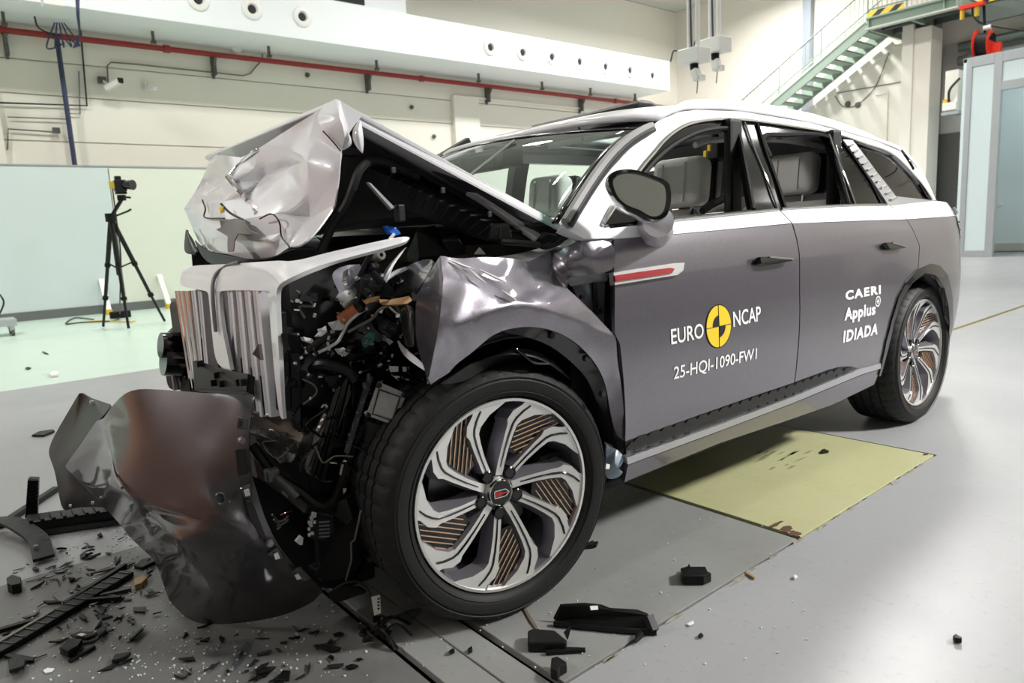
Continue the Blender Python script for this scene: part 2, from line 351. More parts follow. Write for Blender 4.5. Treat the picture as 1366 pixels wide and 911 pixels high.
q = MB(); q.tube(spline([at(46, 22, y=14.2), at(50, 35, y=14.2), at(62, 43, y=14.4), at(78, 47, y=14.6)], 6), .016, 6)
tag(q.build('cable', 'pipe_black'), 'black cable drooping from the duct to the red pipe', 'cable')
q = MB()
for k in range(3): q.tube(spline([at(101+k*2, -6, y=13.3), at(103+k, 20, y=13.3), at(106, 45, y=13.6), at(104-k*3, 62+k, y=13.8)], 6), .014, 5)
tag(q.build('cable', 'blue_pipe'), 'blue cable strands hanging in front of the duct', 'cable')
c = thing('wall_camera', 'white security camera on wall bracket below the red pipe', 'camera', at(150, 112, y=14.8))
p = at(150, 112, y=14.7); q = MB(); q.bar(p+Vector((-.12, .06, -.09)), p+Vector((.1, -.12, .04)), .1, .1); q.build('camera_body', 'white_plastic', c, 0, bevel=.015)
MB().box(p+Vector((.12, -.14, .05)), (.09, .09, .09)).build('lens_hood', 'black_matte', c, 0)
MB().tube([at(136, 107, y=14.9), p+Vector((-.05, .02, -.03))], .03, 8).build('wall_arm', 'white_plastic', c); MB().box(at(136, 107, y=14.9), (.14, .12, .12)).build('mount', 'bracket_grey', c, 0)
p = at(197, 115, y=14.85); q = MB(); q.box(p+Vector((0, .05, 0)), (.1, .1, .16)); q.bar(p, p+Vector((.12, -.1, -.06)), .07, .06)
tag(q.build('wall_socket', 'white_plastic', smooth=0), 'small white socket bracket right of the wall camera', 'socket')
p = at(315, 62.5, y=14.9); M = Matrix.Translation((p.x, 14.93, p.z)) @ Matrix.Rotation(math.radians(90), 4, 'X')
tag(MB().lathe([(0, .08), (.12, .06), (.14, 0), (.14, -.05)], 20, M).build('smoke_detector', 'white_plastic'), 'round white disc detector under the duct', 'detector')
for px, py, lab in ((549, 143, 'dark wall stud above the hood ridge'), (579, 182, 'lower dark wall stud right of the hood'), (410, 100, 'small wall stud below the red pipe over the hood')):
    M = Matrix.Translation(at(px, py, y=14.97)) @ Matrix.Rotation(math.radians(90), 4, 'X')
    tag(MB().lathe([(0, .05), (.05, .04), (.06, 0)], 10, M).build('wall_stud', 'bracket_grey'), lab, 'stud')
p = at(70, 4, y=13.2)
q = MB(); q.box(p, (.3, .3, .14)); tag(q.build('junction_box', 'white_plastic', smooth=0, bevel=.01), 'white box fixed to the duct at top left', 'box')
MB().tube([p+Vector((.1, .1, .05)), (p.x+.1, 13.6, dzb+.3)], .02, 6)

# ---------------------------------------------------------------- film camera on its tripod
T = thing('tripod', 'tall black tripod standing before the white partition', 'tripod', at(170, 438, z=0))
base = at(170, 438, z=0); topz = at(158, 290, y=base.y).z; hub = Vector((base.x-.02, base.y, topz))
feet = [at(138, 437, z=0), at(172, 440, z=0), at(220, 430, z=0)]
for ft in feet:
    q = MB(); k1 = hub.lerp(ft, .42); k2 = hub.lerp(ft, .72); f2 = Vector((ft.x, ft.y, .02))
    q.tube([hub, k1], .034, 8); q.tube([k1, k2], .026, 8); q.tube([k2, f2], .02, 8)
    lg = q.build('leg', 'black_plastic', T)
    for kk in (k1, k2): MB().tube([kk+(hub-ft)*.015, kk-(hub-ft)*.015], .042, 8).build('leg_lock', 'black_matte', lg)
    MB().tube([hub+Vector((0, 0, -.75)), hub.lerp(ft, .4)], .012, 6).build('spreader', 'black_plastic', T)
chead = at(162, 262, y=base.y)
MB().tube([hub+Vector((0, 0, -.85)), hub, Vector((chead.x, chead.y, chead.z-.04))], .028, 8).build('centre_column', 'black_plastic', T)
MB().tube([hub+Vector((0, 0, -.06)), hub+Vector((0, 0, .06))], .075, 10).build('leg_yoke', 'black_matte', T)
MB().tube([hub+Vector((.06, 0, .02)), at(170, 282, y=base.y), at(175, 279, y=base.y)], .016, 6).build('crank_handle', 'black_plastic', T)
q = MB(); q.tube([(chead.x, chead.y, chead.z-.06), (chead.x, chead.y, chead.z+.02)], .06, 10); q.box((chead.x, chead.y, chead.z+.05), (.14, .12, .03)); q.tube([chead+Vector((-.05, 0, 0)), chead+Vector((.12, -.02, -.02))], .016, 6)
q.build('tilt_head', 'black_matte', T)
cb = chead+Vector((0, 0, .065))
K = thing('video_camera', 'small black camera mounted on top of the tripod', 'camera', cb)
MB().box(cb+Vector((0, 0, .09)), (.16, .12, .17)).build('camera_body', 'black_plastic', K, 0, bevel=.015)
MB().tube([cb+Vector((.05, -.04, .1)), cb+Vector((.14, -.16, .09))], [.06, .075], 12).build('lens', 'black_gloss', K)
MB().box(cb+Vector((-.02, 0, .2)), (.08, .09, .06)).build('viewfinder', 'black_plastic', K, 0, bevel=.01)
MB().box(cb+Vector((-.11, .0, .1)), (.06, .08, .1)).build('battery', 'brass_yellow', K, 0)
q = MB(); q.tube(spline([cb+Vector((-.1, .02, .05)), at(155, 290, y=base.y), at(161, 340, y=base.y), at(160, 400, y=base.y+.1), at(160, 423, y=13)], 6), .01, 5)
q.tube(spline([at(160, 424, z=.02), at(150, 428, z=.02), at(110, 430, z=.02), at(88, 432, z=.02), at(100, 424, z=.02), at(125, 426, z=.02)], 6), .012, 5)
tag(q.build('camera_cable', 'pipe_black'), 'black cable hanging from the camera and lying by the tripod', 'cable')
tag(MB().tube(spline([at(100, 431, z=.02), at(130, 428, z=.02), at(172, 429, z=.02), at(180, 427, z=.02)], 6), .012, 5).build('floor_cable', 'brass_yellow'), 'thin yellow cable lying on mint floor behind the tripod', 'cable')
p = at(161, 424, z=0); tag(MB().box((p.x, p.y, .06), (.32, .14, .12)).build('power_adapter', 'black_matte', smooth=0, bevel=.015), 'black power adapter lying on floor behind tripod', 'adapter')
for (ta, ba, lab) in (((135, 373), (145, 414), 'slanting white prop left of the tripod'), ((212, 367), (225, 405), 'slanting white prop right of the tripod')):
    q0 = at(*ba, y=13.45); B = thing('wall_prop', lab, 'prop', (q0.x, q0.y, 0)); pb = at(*ba, y=13.45); pt = at(*ta, y=13.86)
    MB().bar(pt, (pb.x, pb.y, .08), .09, .07).build('prop_bar', 'white_plastic', B, 0)
    MB().box((pb.x, pb.y, .05), (.1, .14, .1)).build('prop_foot', 'brass_yellow', B, 0)
p = at(10, 447, z=0); G = thing('wheeled_cart', 'low metal cart with castors at left edge of mint floor', 'cart', (p.x, p.y, 0))
MB().box((p.x-.15, p.y, .2), (.55, .5, .1)).build('deck', 'aluminium', G, 0, bevel=.01)
for dx in (-.32, .06):
    for dy in (-.2, .2): MB().tube([(p.x+dx-.02, p.y+dy, .05), (p.x+dx+.02, p.y+dy, .05)], .05, 12).build('castor', 'bracket_grey', G); MB().box((p.x+dx, p.y+dy, .12), (.06, .06, .08)).build('castor_fork', 'aluminium', G, 0)
MB().tube(spline([(p.x-.1, p.y, .25), (p.x+.02, p.y, .5), (p.x-.08, p.y, .72)], 6), .014, 6).build('cart_cable', 'pipe_black', G)
MB().box((p.x-.13, p.y, .78), (.1, .1, .1)).build('red_plug', 'reel_red', G, 0)

# ---------------------------------------------------------------- cameras hung from the ceiling
for (bx0, bx1, by0, by1, rods, cc, X, lab) in ((906, 944, 64, 87, (919.6, 930.6), (926, 90, 931, 107), 8.0, 'left of two white ceiling camera boxes hung on twin rods'),
                                          (935.5, 973, 50, 73, (948, 958.7), (954, 77, 957, 94), 8.6, 'right of two white ceiling camera boxes hung on twin rods')):
    a = at((bx0+bx1)/2, by0, x=X); b2 = at((bx0+bx1)/2, by1, x=X); e0 = at(bx0, by0, x=X); e1 = at(bx1, by0, x=X)
    wd = abs(e0.y-e1.y)*.75; H = thing('ceiling_camera', lab, 'camera', (a.x, a.y, b2.z))
    MB().box((a.x, a.y, (a.z+b2.z)/2), (.3, wd, (a.z-b2.z)*.85)).build('housing', 'white_plastic', H, 0, bevel=.012)
    for r in rods:
        t = at(r, by0-10, x=X); MB().tube([(t.x, t.y, a.z-.02), (t.x, t.y, ZC)], .035, 8).build('drop_rod', 'white_plastic', H)
        MB().tube([(t.x, t.y, a.z+.75), (t.x, t.y, a.z+.79)], .042, 8).build('rod_collar', 'bracket_grey', H)
    u = at(cc[0], cc[1], x=X); v = at(cc[2], cc[3], x=X)
    MB().tube([(u.x, u.y, b2.z+.05), u, u.lerp(v, .2)], .06, 10).build('pan_joint', 'black_matte', H)
    MB().bar(u.lerp(v, .15), v, .13, .11).build('camera_head', 'white_plastic', H, 0, bevel=.02)
    MB().box(v+Vector((0, -.06, .02)), (.08, .08, .08)).build('head_lamp', 'white_plastic', H, 0)
    MB().tube([v, v+Vector((0, .02, -.18))], .008, 5).build('dangling_wire', 'pipe_black', H)
    MB().tube(spline([e0+Vector((0, 0, -.06)), e0+Vector((0, .1, -.02)), e0+Vector((0, .16, -.16))], 5), .012, 5).build('cable_tail', 'blue_pipe', H)
    t = at(rods[0]+4, by0, x=X); MB().tube([(t.x-.02, t.y, a.z), (t.x-.02, t.y+.02, a.z+1), (t.x, t.y, ZC)], .014, 5).build('feed_cable', 'blue_pipe', H)

# ---------------------------------------------------------------- stair, platform, room under the stair
SX, SX2 = 18.9, 20.05
st = thing('staircase', 'grey green steel staircase climbing the right wall to a platform', 'staircase', at(1026, 145, x=SX))
sl = at(1024, 147, x=SX); su = at(1157, 34, x=SX); dv = su-sl; sl0 = sl-dv*.75
for x, nm in ((SX, 'stringer'), (SX2, 'stringer')):
    off = Vector((x-SX, 0, 0)); MB().bar(sl0+off, su+off, .06, .3, up=(0, 0, 1)).build(nm, 'stair_green', st, 0)
MB().bar(sl0+Vector((-.035, 0, .13)), su+Vector((-.035, 0, .13)), .02, .05).build('stringer_lip', 'stair_pale', st, 0)
nst = 17
for k in range(nst):
    p = sl0.lerp(su, (k+.5)/nst)
    q = MB(); q.box(((SX+SX2)/2, p.y, p.z-.05), (SX2-SX-.06, .30, .05)); q.build('tread', 'stair_green', st, 0)
rl = at(985, 139, x=SX); ru = at(1150, -6, x=SX); ru2 = su+Vector((0, 0, (ru-su).z if False else .95))
h = .95
MB().tube([sl0+Vector((0, 0, h)), su+Vector((0, 0, h))], .024, 8).build('handrail', 'stair_green', st)
MB().tube([sl0+Vector((0, 0, .27)), su+Vector((0, 0, .27))], .016, 6).build('lower_rail', 'stair_pale', st)
nb = 44
for k in range(nb+1):
    p = sl0.lerp(su, k/nb); r = .022 if k % 11 == 0 else .009
    MB().tube([p+Vector((0, 0, .1)), p+Vector((0, 0, h))], r, 6).build('baluster', 'stair_green', st)
for k in range(nb//2+1):
    p = sl0.lerp(su, k/(nb/2))+Vector((SX2-SX, 0, 0)); MB().tube([p+Vector((0, 0, .1)), p+Vector((0, 0, h))], .009, 5).build('far_baluster', 'stair_green', st)
MB().tube([sl0+Vector((SX2-SX, 0, h)), su+Vector((SX2-SX, 0, h))], .02, 6).build('far_handrail', 'stair_green', st)

pf = thing('platform', 'green steel platform with hazard edge at top of the staircase', 'platform', (SX, su.y, su.z))
pe = at(1279, 12, x=SX); pz = su.z+.02; py0 = pe.y; py1 = su.y
MB().box((SX, (py0+py1)/2, pz), (.05, py1-py0, .26)).build('edge_beam', 'stair_green', pf, 0)
for zz in (pz+.13, pz-.13): MB().box((SX-.02, (py0+py1)/2, zz), (.2, py1-py0, .035)).build('beam_flange', 'stair_pale' if zz < pz else 'stair_green', pf, 0)
for t in (.03, .86, .99): MB().box((SX-.05, lerp(py1, py0, t), pz), (.1, .02, .24)).build('beam_stiffener', 'stair_green', pf, 0)
MB().box(((SX+X1)/2, (py0+py1)/2, pz+.17), (X1-SX-.1, py1-py0, .05)).build('deck_plate', 'stair_dark', pf, 0)
for yy in (py0, lerp(py0, py1, .5), py1-.05): MB().box(((SX+X1)/2, yy, pz-.02), (X1-SX-.1, .08, .26)).build('cross_beam', 'stair_green', pf, 0)
for xx in (19.6, 20.3): MB().box((xx, (py0+py1)/2, pz+.02), (.07, py1-py0, .2)).build('joist', 'stair_dark', pf, 0)
k1 = at(1206, 17, x=SX).y
MB().box((SX-.01, (py1+k1)/2, pz+.24), (.02, py1-k1, .15)).build('hazard_kick_plate', 'hazard_tape', pf, 0)
k = 0
yy = py1
while yy > py0-.01:
    MB().tube([(SX, yy, pz+.2), (SX, yy, pz+1.2)], .022 if k % 8 == 0 else .009, 5).build('baluster', 'stair_green', pf); yy -= .12; k += 1
for zz in (.36, 1.2): MB().tube([(SX, py1, pz+zz), (SX, py0, pz+zz), (20.2, py0, pz+zz)], .022, 6).build('handrail', 'stair_green', pf)
# walkway running on along the right wall, beyond the platform
wk = thing('walkway', 'dark steel walkway with hazard edge running right above the booth', 'walkway', (20.2, py0, pz))
MB().box((20.25, py0-4, pz-.12), (.1, 8, .42)).build('edge_beam', 'stair_dark', wk, 0)
MB().box((20.18, py0-4, pz+.22), (.03, 8, .16)).build('hazard_kick_plate', 'hazard_tape', wk, 0)
MB().box((20.55, py0-4, pz+.12), (.7, 8, .05)).build('deck_plate', 'stair_dark', wk, 0)
for k in range(34): MB().tube([(20.2, py0-.1-k*.11, pz+.2), (20.2, py0-.1-k*.11, pz+1.3)], .03 if k % 7 == 0 else .012, 5).build('baluster', 'stair_dark', wk)
MB().tube([(20.2, py0, pz+1.25), (20.2, py0-8, pz+1.25)], .025, 6).build('handrail', 'stair_dark', wk)
# enclosure under the stair, steel column, dark doorway recess
UX = SX2+.1
a = at(1078, 153, x=UX); b2 = at(1193, 60, x=UX); c2 = at(1214, 60, x=UX)
sl_ = (b2.z-a.z)/(b2.y-a.y); ylow = a.y-(a.z)/sl_
ust = struct(MB().prism([(UX, ylow-.0, 0), (UX, ylow, .02), (UX, b2.y, b2.z), (UX, c2.y, b2.z), (UX, c2.y, 0)], (.7, 0, 0)).build('wall_stair', 'wall_cream', smooth=0))
MB().bar((UX-.02, ylow, .1), (UX-.02, b2.y, b2.z+.02), .06, .16, up=(0, 0, 1)).build('edge_board', 'wall_cream', ust, 0)
y1_ = at(1112, 130, x=UX).y
MB().box((UX-.01, y1_, 1.9), (.02, .03, 3.8)).build('panel_joint', 'bracket_grey', ust, 0)
q = MB(); yy = [at(1168, 125, x=UX).y, at(1184, 125, x=UX).y]; zz = at(1176, 125, x=UX).z
q.box((UX-.02, yy[1], zz/2), (.05, .05, zz)); q.box((UX-.02, (yy[0]+yy[1])/2, zz), (.05, abs(yy[0]-yy[1]), .05)); q.build('door_frame', 'wall_cream', ust, 0)
for px, py in ((1131, 139), (1144.5, 140)): MB().lathe([(0, .06), (.07, .05), (.09, 0)], 12, Matrix.Translation(at(px, py, x=UX)) @ Matrix.Rotation(math.radians(-90), 4, 'Y')).build('round_socket', 'bracket_grey', ust)
q = MB(); q.tube([at(1112, 125, x=UX-.02), at(1215, 107, x=UX-.02)], .012, 5); q.tube(spline([at(1186, 70, x=UX-.03), at(1168, 115, x=UX-.03), at(1146, 139, x=UX-.03)], 6), .012, 5); q.tube(spline([at(1114, 128, x=UX-.03), at(1122, 140, x=UX-.03), at(1131, 143, x=UX-.03), at(1144, 141, x=UX-.03)], 6), .012, 5)
q.build('surface_wiring', 'bracket_grey', ust)
cy = at(1210, 60, x=19.9).y; cy2 = at(1240, 200, x=19.9).y
tag(MB().box((20.1, (c2.y+cy2)/2, pz/2-.1), (.75, abs(cy2-c2.y)*1.0, pz-.2)).build('column', 'wall_peach', smooth=0, bevel=.01), 'broad pale grey column carrying the platform beside the stair wall', 'column')
o = MB().box((19.75, c2.y-.12, pz/2), (.14, .28, pz-.14)).build('column', 'wall_cream', smooth=0, bevel=.01); tag(o, 'slim white column directly under the green platform', 'column')
rec = struct(MB().box((X1-.06, 4.4, 2.75), (.06, 3.6, 5.5)).build('wall_recess', 'wall_warm_grey', smooth=0))
yy = at(1262, 200, x=X1).y
MB().box((X1-.12, yy, 1.6), (.06, 1.1, 3.2)).build('door_leaf', 'bracket_grey', rec, 0, bevel=.01)
q = MB(); p = at(1237, 220, x=20.5); q.box(p, (.1, .12, .3)); q.box(p+Vector((0, .1, -.3)), (.1, .12, .2)); q.build('switch_box', 'white_plastic', rec, 0)
for zz in (5.0, 5.35): tag(MB().tube([(20.6, 5.75, zz), (20.6, -2, zz)], .12, 12).build('service_pipe', 'stair_dark'), 'dark thick pipe under the walkway' + (' lower of two' if zz < 5.1 else ' upper of two'), 'pipe')
scx = at(1077, 50, x=20.75)
tag(MB().box((20.78, scx.y, ZC/2), (.2, .26, ZC-.02)).build('column', 'steel_blue', smooth=0), 'blue grey steel column behind the stair handrail', 'column')

# ---------------------------------------------------------------- white booth with aluminium frame
BX = 18.4; by = 4.93
BO = thing('booth', 'white panel booth with aluminium frame and large opening at right', 'booth', (BX, by, 0))
bz = 4.64; bot = .0
ys = [at(px, 200, x=BX).y for px in (1284, 1291.5, 1320, 1331)]
def fr(y0, y1, z0, z1, x=BX, d=.14, nm='frame_bar', m='aluminium'): return MB().box((x+d/2, (y0+y1)/2, (z0+z1)/2), (d, abs(y1-y0), z1-z0)).build(nm, m, BO, 0, bevel=.006)
yend = 1.2
fr(ys[0], ys[1], 0, bz); fr(ys[2], ys[3], 0, bz); fr(ys[1], ys[2], bz-.22, bz); fr(ys[1], ys[2], 0, .16)
fr(ys[3], yend, bz-.22, bz); fr(ys[3], yend, bz-.85, bz-.65); fr(yend, yend-.15, 0, bz)
fr(ys[1], ys[2], .16, bz-.22, BX+.03, .08, 'panel', 'booth_white'); fr(ys[3], yend, bz-.65, bz-.22, BX+.03, .08, 'panel', 'booth_white')
MB().box((BX+1.2, by-.05, bz/2), (2.3, .08, bz)).build('side_panel', 'booth_white', BO, 0)
MB().box((BX+2.3, (by+yend)/2, bz/2), (.08, by-yend, bz-.02)).build('rear_panel', 'booth_white', BO, 0)
MB().box((BX+1.2, (by+yend)/2, bz-.05), (2.3, by-yend, .08)).build('roof_panel', 'aluminium', BO, 0)
MB().box((BX+2.22, (by+yend)/2, .12), (.08, by-yend, .2)).build('inner_skirting', 'stair_pale', BO, 0)
MB().box((BX+2.24, at(1341, 150, x=BX+2.2).y, 1.25), (.03, .12, .12)).build('socket', 'white_plastic', BO, 0)
for yy in (3.9, 3.0): MB().box((BX+1.1, yy, bz-.1), (1.0, .35, .03)).build('booth_glow_panel', 'added_glow', BO, 0)  # added glowing panels that brighten the booth interior
ac = at(1270, 150, x=18.9)
AC = thing('wall_cabinet', 'cream metal cabinet on a shelf at left side of booth', 'cabinet', ac)
a = at(1259, 150, x=18.9); b2 = at(1279, 92, x=18.9)
MB().box((19.1, (a.y+b2.y)/2, (a.z+b2.z)/2), (.4, a.y-b2.y, b2.z-a.z)).build('body', 'wall_cream', AC, 0, bevel=.01)
MB().box((18.88, lerp(a.y, b2.y, .2), a.z+.22), (.05, .16, .16)).build('yellow_cover', 'brass_yellow', AC, 0)
MB().box((18.86, lerp(a.y, b2.y, .48), a.z+.12), (.1, .3, .18)).build('white_cover', 'white_plastic', AC, 0)
MB().tube(spline([(18.86, lerp(a.y, b2.y, .4), a.z+.2), (18.8, lerp(a.y, b2.y, .5), a.z+.5), (18.85, b2.y-.05, a.z+.75)], 6), .03, 6).build('hose', 'pipe_black', AC)
sh = MB(); sh.box((19.1, (a.y+b2.y)/2, a.z-.04), (.5, (a.y-b2.y)*1.3, .07)); tag(sh.build('bracket_shelf', 'aluminium', smooth=0), 'metal shelf bracket under the cream cabinet', 'bracket')
rc = at(1313, 60, x=18.7)
RL = thing('cable_reel', 'red and black cable reel hanging over the booth roof', 'cable reel', rc)
for px in (1303, 1322):
    p = at(px, 60, x=18.7); M = Matrix.Translation(p) @ Matrix.Rotation(math.radians(90), 4, 'X'); MB().lathe([(.0, -.02), (.3, -.02), (.34, 0), (.3, .02), (.0, .02)], 24, M).build('flange', 'reel_red', RL)
p0, p1 = at(1303, 60, x=18.7), at(1322, 60, x=18.7)
MB().tube([p0, p1], .26, 20).build('drum', 'black_matte', RL); MB().box(at(1329, 64, x=18.7), (.12, .2, .22)).build('motor_box', 'reel_red', RL, 0)
MB().tube([rc+Vector((0, 0, .25)), rc+Vector((0, .05, .9)), Vector((19.0, rc.y+.1, pz-.1))], .03, 6).build('hanger', 'black_matte', RL)
MB().tube([at(1312, 38, x=18.7), at(1322, 36, x=18.7)], .06, 8).build('clamp', 'white_plastic', RL)
hk = at(1297, 8, x=18.6); q = MB(); q.box(hk, (.2, .5, .08)); tag(q.build('trolley', 'reel_red', smooth=0), 'small red cable trolley above the reel', 'trolley')
for dy in (.2, -.1): tag(MB().tube([hk+Vector((0, dy, -.02)), hk+Vector((0, dy, -.25))], .05, 8).build('trolley_hook', 'brass_yellow'), 'brass hook hanging under the red trolley, ' + ('left one' if dy > 0 else 'right one'), 'hook')
q = MB(); q.tube(spline([hk, rc+Vector((0, .25, .7)), rc+Vector((0, 0, .45)), rc+Vector((.2, -.9, .1))], 6), .022, 5); tag(q.build('cable', 'pipe_black'), 'black cable slung from the red trolley to the reel', 'cable')
# the crash barrier in front of the car (outside the picture, it shows in the paint and the chrome)
MB().box((X0+.5, 4.2, 2.25), (1.0, 10.5, 4.5)).build('barrier_block', 'barrier_copper', wl, 0)
# ================================================================ the crash-tested car
# car frame: x runs to the tail, y from its left side (0) to its right side (1.9), z up; front axle was near x = 0
def paint(name, col, flake, rough, metal):
    m, nt, b, nd, L = node_mat(name, rough); b.inputs['Metallic'].default_value = metal
    b.inputs['Coat Weight'].default_value = .8; b.inputs['Coat Roughness'].default_value = .04
    tc = nd('ShaderNodeTexCoord'); v = nd('ShaderNodeTexVoronoi'); v.inputs['Scale'].default_value = 900; L(tc.outputs['Object'], v.inputs['Vector'])
    mx = nd('ShaderNodeMix', data_type='RGBA'); mx.inputs[6].default_value = tuple(c*(1-flake) for c in col[:3])+(1,); mx.inputs[7].default_value = tuple(min(1, c*(1+flake)) for c in col[:3])+(1,)
    sp = nd('ShaderNodeSeparateColor'); L(v.outputs['Color'], sp.inputs[0]); L(sp.outputs[0], mx.inputs[0]); L(mx.outputs[2], b.inputs[0])
paint('paint_grey', srgb(.47, .455, .49), .22, .31, .82)
paint('paint_white', srgb(.90, .90, .92), .02, .35, 0)
paint('paint_dark', srgb(.27, .262, .275), .2, .34, .6)
mat('primer_grey', srgb(.45, .44, .43), .6, noise=.2, nscale=8)
mat('chrome', (.82, .82, .84), .08, 1)
mat('satin_silver', srgb(.78, .78, .80), .28, .9)
mat('rail_white', srgb(.90, .91, .93), .25, .2, .6)
mat('seat_cream', srgb(.90, .89, .87), .6, noise=.05, nscale=40)
mat('seat_dark', srgb(.10, .10, .11), .6)
mat('cabin_dark', srgb(.11, .11, .12), .7)
mat('mesh_grey', srgb(.62, .62, .63), .7)
mat('seal_grey', srgb(.52, .52, .52), .5)
mat('vent_silver', srgb(.88, .88, .89), .22, .45)
mat('cabin_grey', srgb(.42, .42, .43), .7)
mat('inner_silver', srgb(.62, .65, .70), .4, .4)
mat('rubber', (.009, .009, .0095), .6, noise=.25, nscale=30, bump=.1, bscale=200, spec=.35)
mat('tread_rubber', (.012, .012, .013), .62, noise=.3, nscale=25, bump=.15, bscale=120)
mat('rim_face', srgb(.86, .86, .85), .3, .7)
mat('rim_grey', srgb(.56, .55, .58), .35, .6)
mat('copper', srgb(.95, .80, .68), .3, .7)
mat('brake_dark', srgb(.18, .18, .19), .45, .5)
mat('disc_steel', srgb(.45, .45, .46), .35, .8)
mat('decal_white', srgb(.93, .93, .93), .4)
mat('decal_yellow', srgb(.91, .77, .16), .4)
mat('decal_black', (.01, .01, .01), .4)
mat('lamp_red', (.35, .01, .02), .12, coat=1)
mat('badge_red', (.5, .02, .02), .2, coat=.6)
glass('windscreen_glass', (.80, .88, .86), 1.0)
glass('dark_glass', (.06, .065, .07), 1.0)
glass('clear_plastic', (.85, .86, .9), 1.0, .05)
CARW = 1.9
car = thing('crashed_car', 'crashed two-tone grey and white suv with crushed front and raised buckled hood', 'car', (1.8, .95, 0))
_zs = [.10, .22, .32, .42, .56, .75, .93, 1.05, 1.13, 1.19, 1.36, 1.54, 1.64, 1.74]
_ys = [.16, .09, .055, .03, .008, 0, .010, .024, .045, .078, .155, .262, .335, .46]
_tg = []
for i in range(len(_zs)):
    if 0 < i < len(_zs)-1: _tg.append((_ys[i+1]-_ys[i-1])/(_zs[i+1]-_zs[i-1]))
    else: _tg.append((_ys[1]-_ys[0])/(_zs[1]-_zs[0]) if i == 0 else (_ys[-1]-_ys[-2])/(_zs[-1]-_zs[-2]))
def SY(x, z):                                   # the car's left flank as a surface y(x, z)
    z = max(_zs[0], min(_zs[-1], z)); i = 0
    while z > _zs[i+1]: i += 1
    h = _zs[i+1]-_zs[i]; t = (z-_zs[i])/h
    y = (2*t**3-3*t*t+1)*_ys[i]+(t**3-2*t*t+t)*h*_tg[i]+(-2*t**3+3*t*t)*_ys[i+1]+(t**3-t*t)*h*_tg[i+1]
    if x > 3.3: y += .34*((x-3.3)/.8)**2.5
    if z > 1.15 and x > 2.2: y += .06*((x-2.2)/1.6)**2*min(1, (z-1.15)/.3)
    if z < 1.1: y -= .03*math.exp(-((x-3.0)/.45)**2)*max(0, 1-abs(z-.8)/.35)
    return y
def atS(px, py, off=0):                          # where a line of sight first meets the flank
    D = ray(px, py); g = lambda t: CP.y+D.y*t-SY(CP.x+D.x*t, CP.z+D.z*t)-off
    t = 1.0; best = (9, t)
    while t < 7:
        v = g(t)
        if abs(v) < best[0]: best = (abs(v), t)
        if v >= 0: break
        t += .06
    if t >= 7: return CP+D*best[1]
    a, b = t-.06, t
    for _ in range(24):
        m = (a+b)/2
        if g(m) >= 0: b = m
        else: a = m
    return CP+D*b
def c6(*p): return crop(780, 130, 2.678, p)
def c7(*p): return crop(780, 300, 2.678, p)
def inside(p, poly):
    c = False; n = len(poly); j = n-1
    for i in range(n):
        a, b = poly[i], poly[j]
        if (a[1] > p[1]) != (b[1] > p[1]) and p[0] < (b[0]-a[0])*(p[1]-a[1])/(b[1]-a[1]+1e-12)+a[0]: c = not c
        j = i
    return c
def dense(poly, step):
    out = []
    for i in range(len(poly)):
        a, b = Vector(poly[i]), Vector(poly[(i+1) % len(poly)]); n = max(1, int((b-a).length/step))
        out += [tuple(a.lerp(b, k/n)) for k in range(n)]
    return out
def fill(outer, holes, step, surf):               # triangulate a 2D outline and lift it onto a surface
    vs = []; ed = []
    for lp in [outer]+holes:
        d = dense(lp, step); o = len(vs); vs += d; ed += [(o+i, o+(i+1) % len(d)) for i in range(len(d))]
    x0, x1 = min(p[0] for p in outer), max(p[0] for p in outer); z0, z1 = min(p[1] for p in outer), max(p[1] for p in outer)
    nb = len(vs); bnd = [Vector(p) for p in vs]
    x = x0+step/2
    while x < x1:
        z = z0+step/2
        while z < z1:
            if inside((x, z), outer) and not any(inside((x, z), h) for h in holes):
                q = Vector((x, z))
                if min((q-b).length_squared for b in bnd) > (step*.45)**2: vs.append((x, z))
            z += step
        x += step
    r = delaunay_2d_cdt([Vector(p) for p in vs], ed, [], 0, 1e-5)
    V, F = r[0], r[2]; fs = []
    for f in F:
        c = sum((V[i] for i in f), Vector((0, 0)))/len(f)
        if inside(c, outer) and not any(inside(c, h) for h in holes): fs.append(tuple(f))
    return [surf(v.x, v.y) for v in V], fs
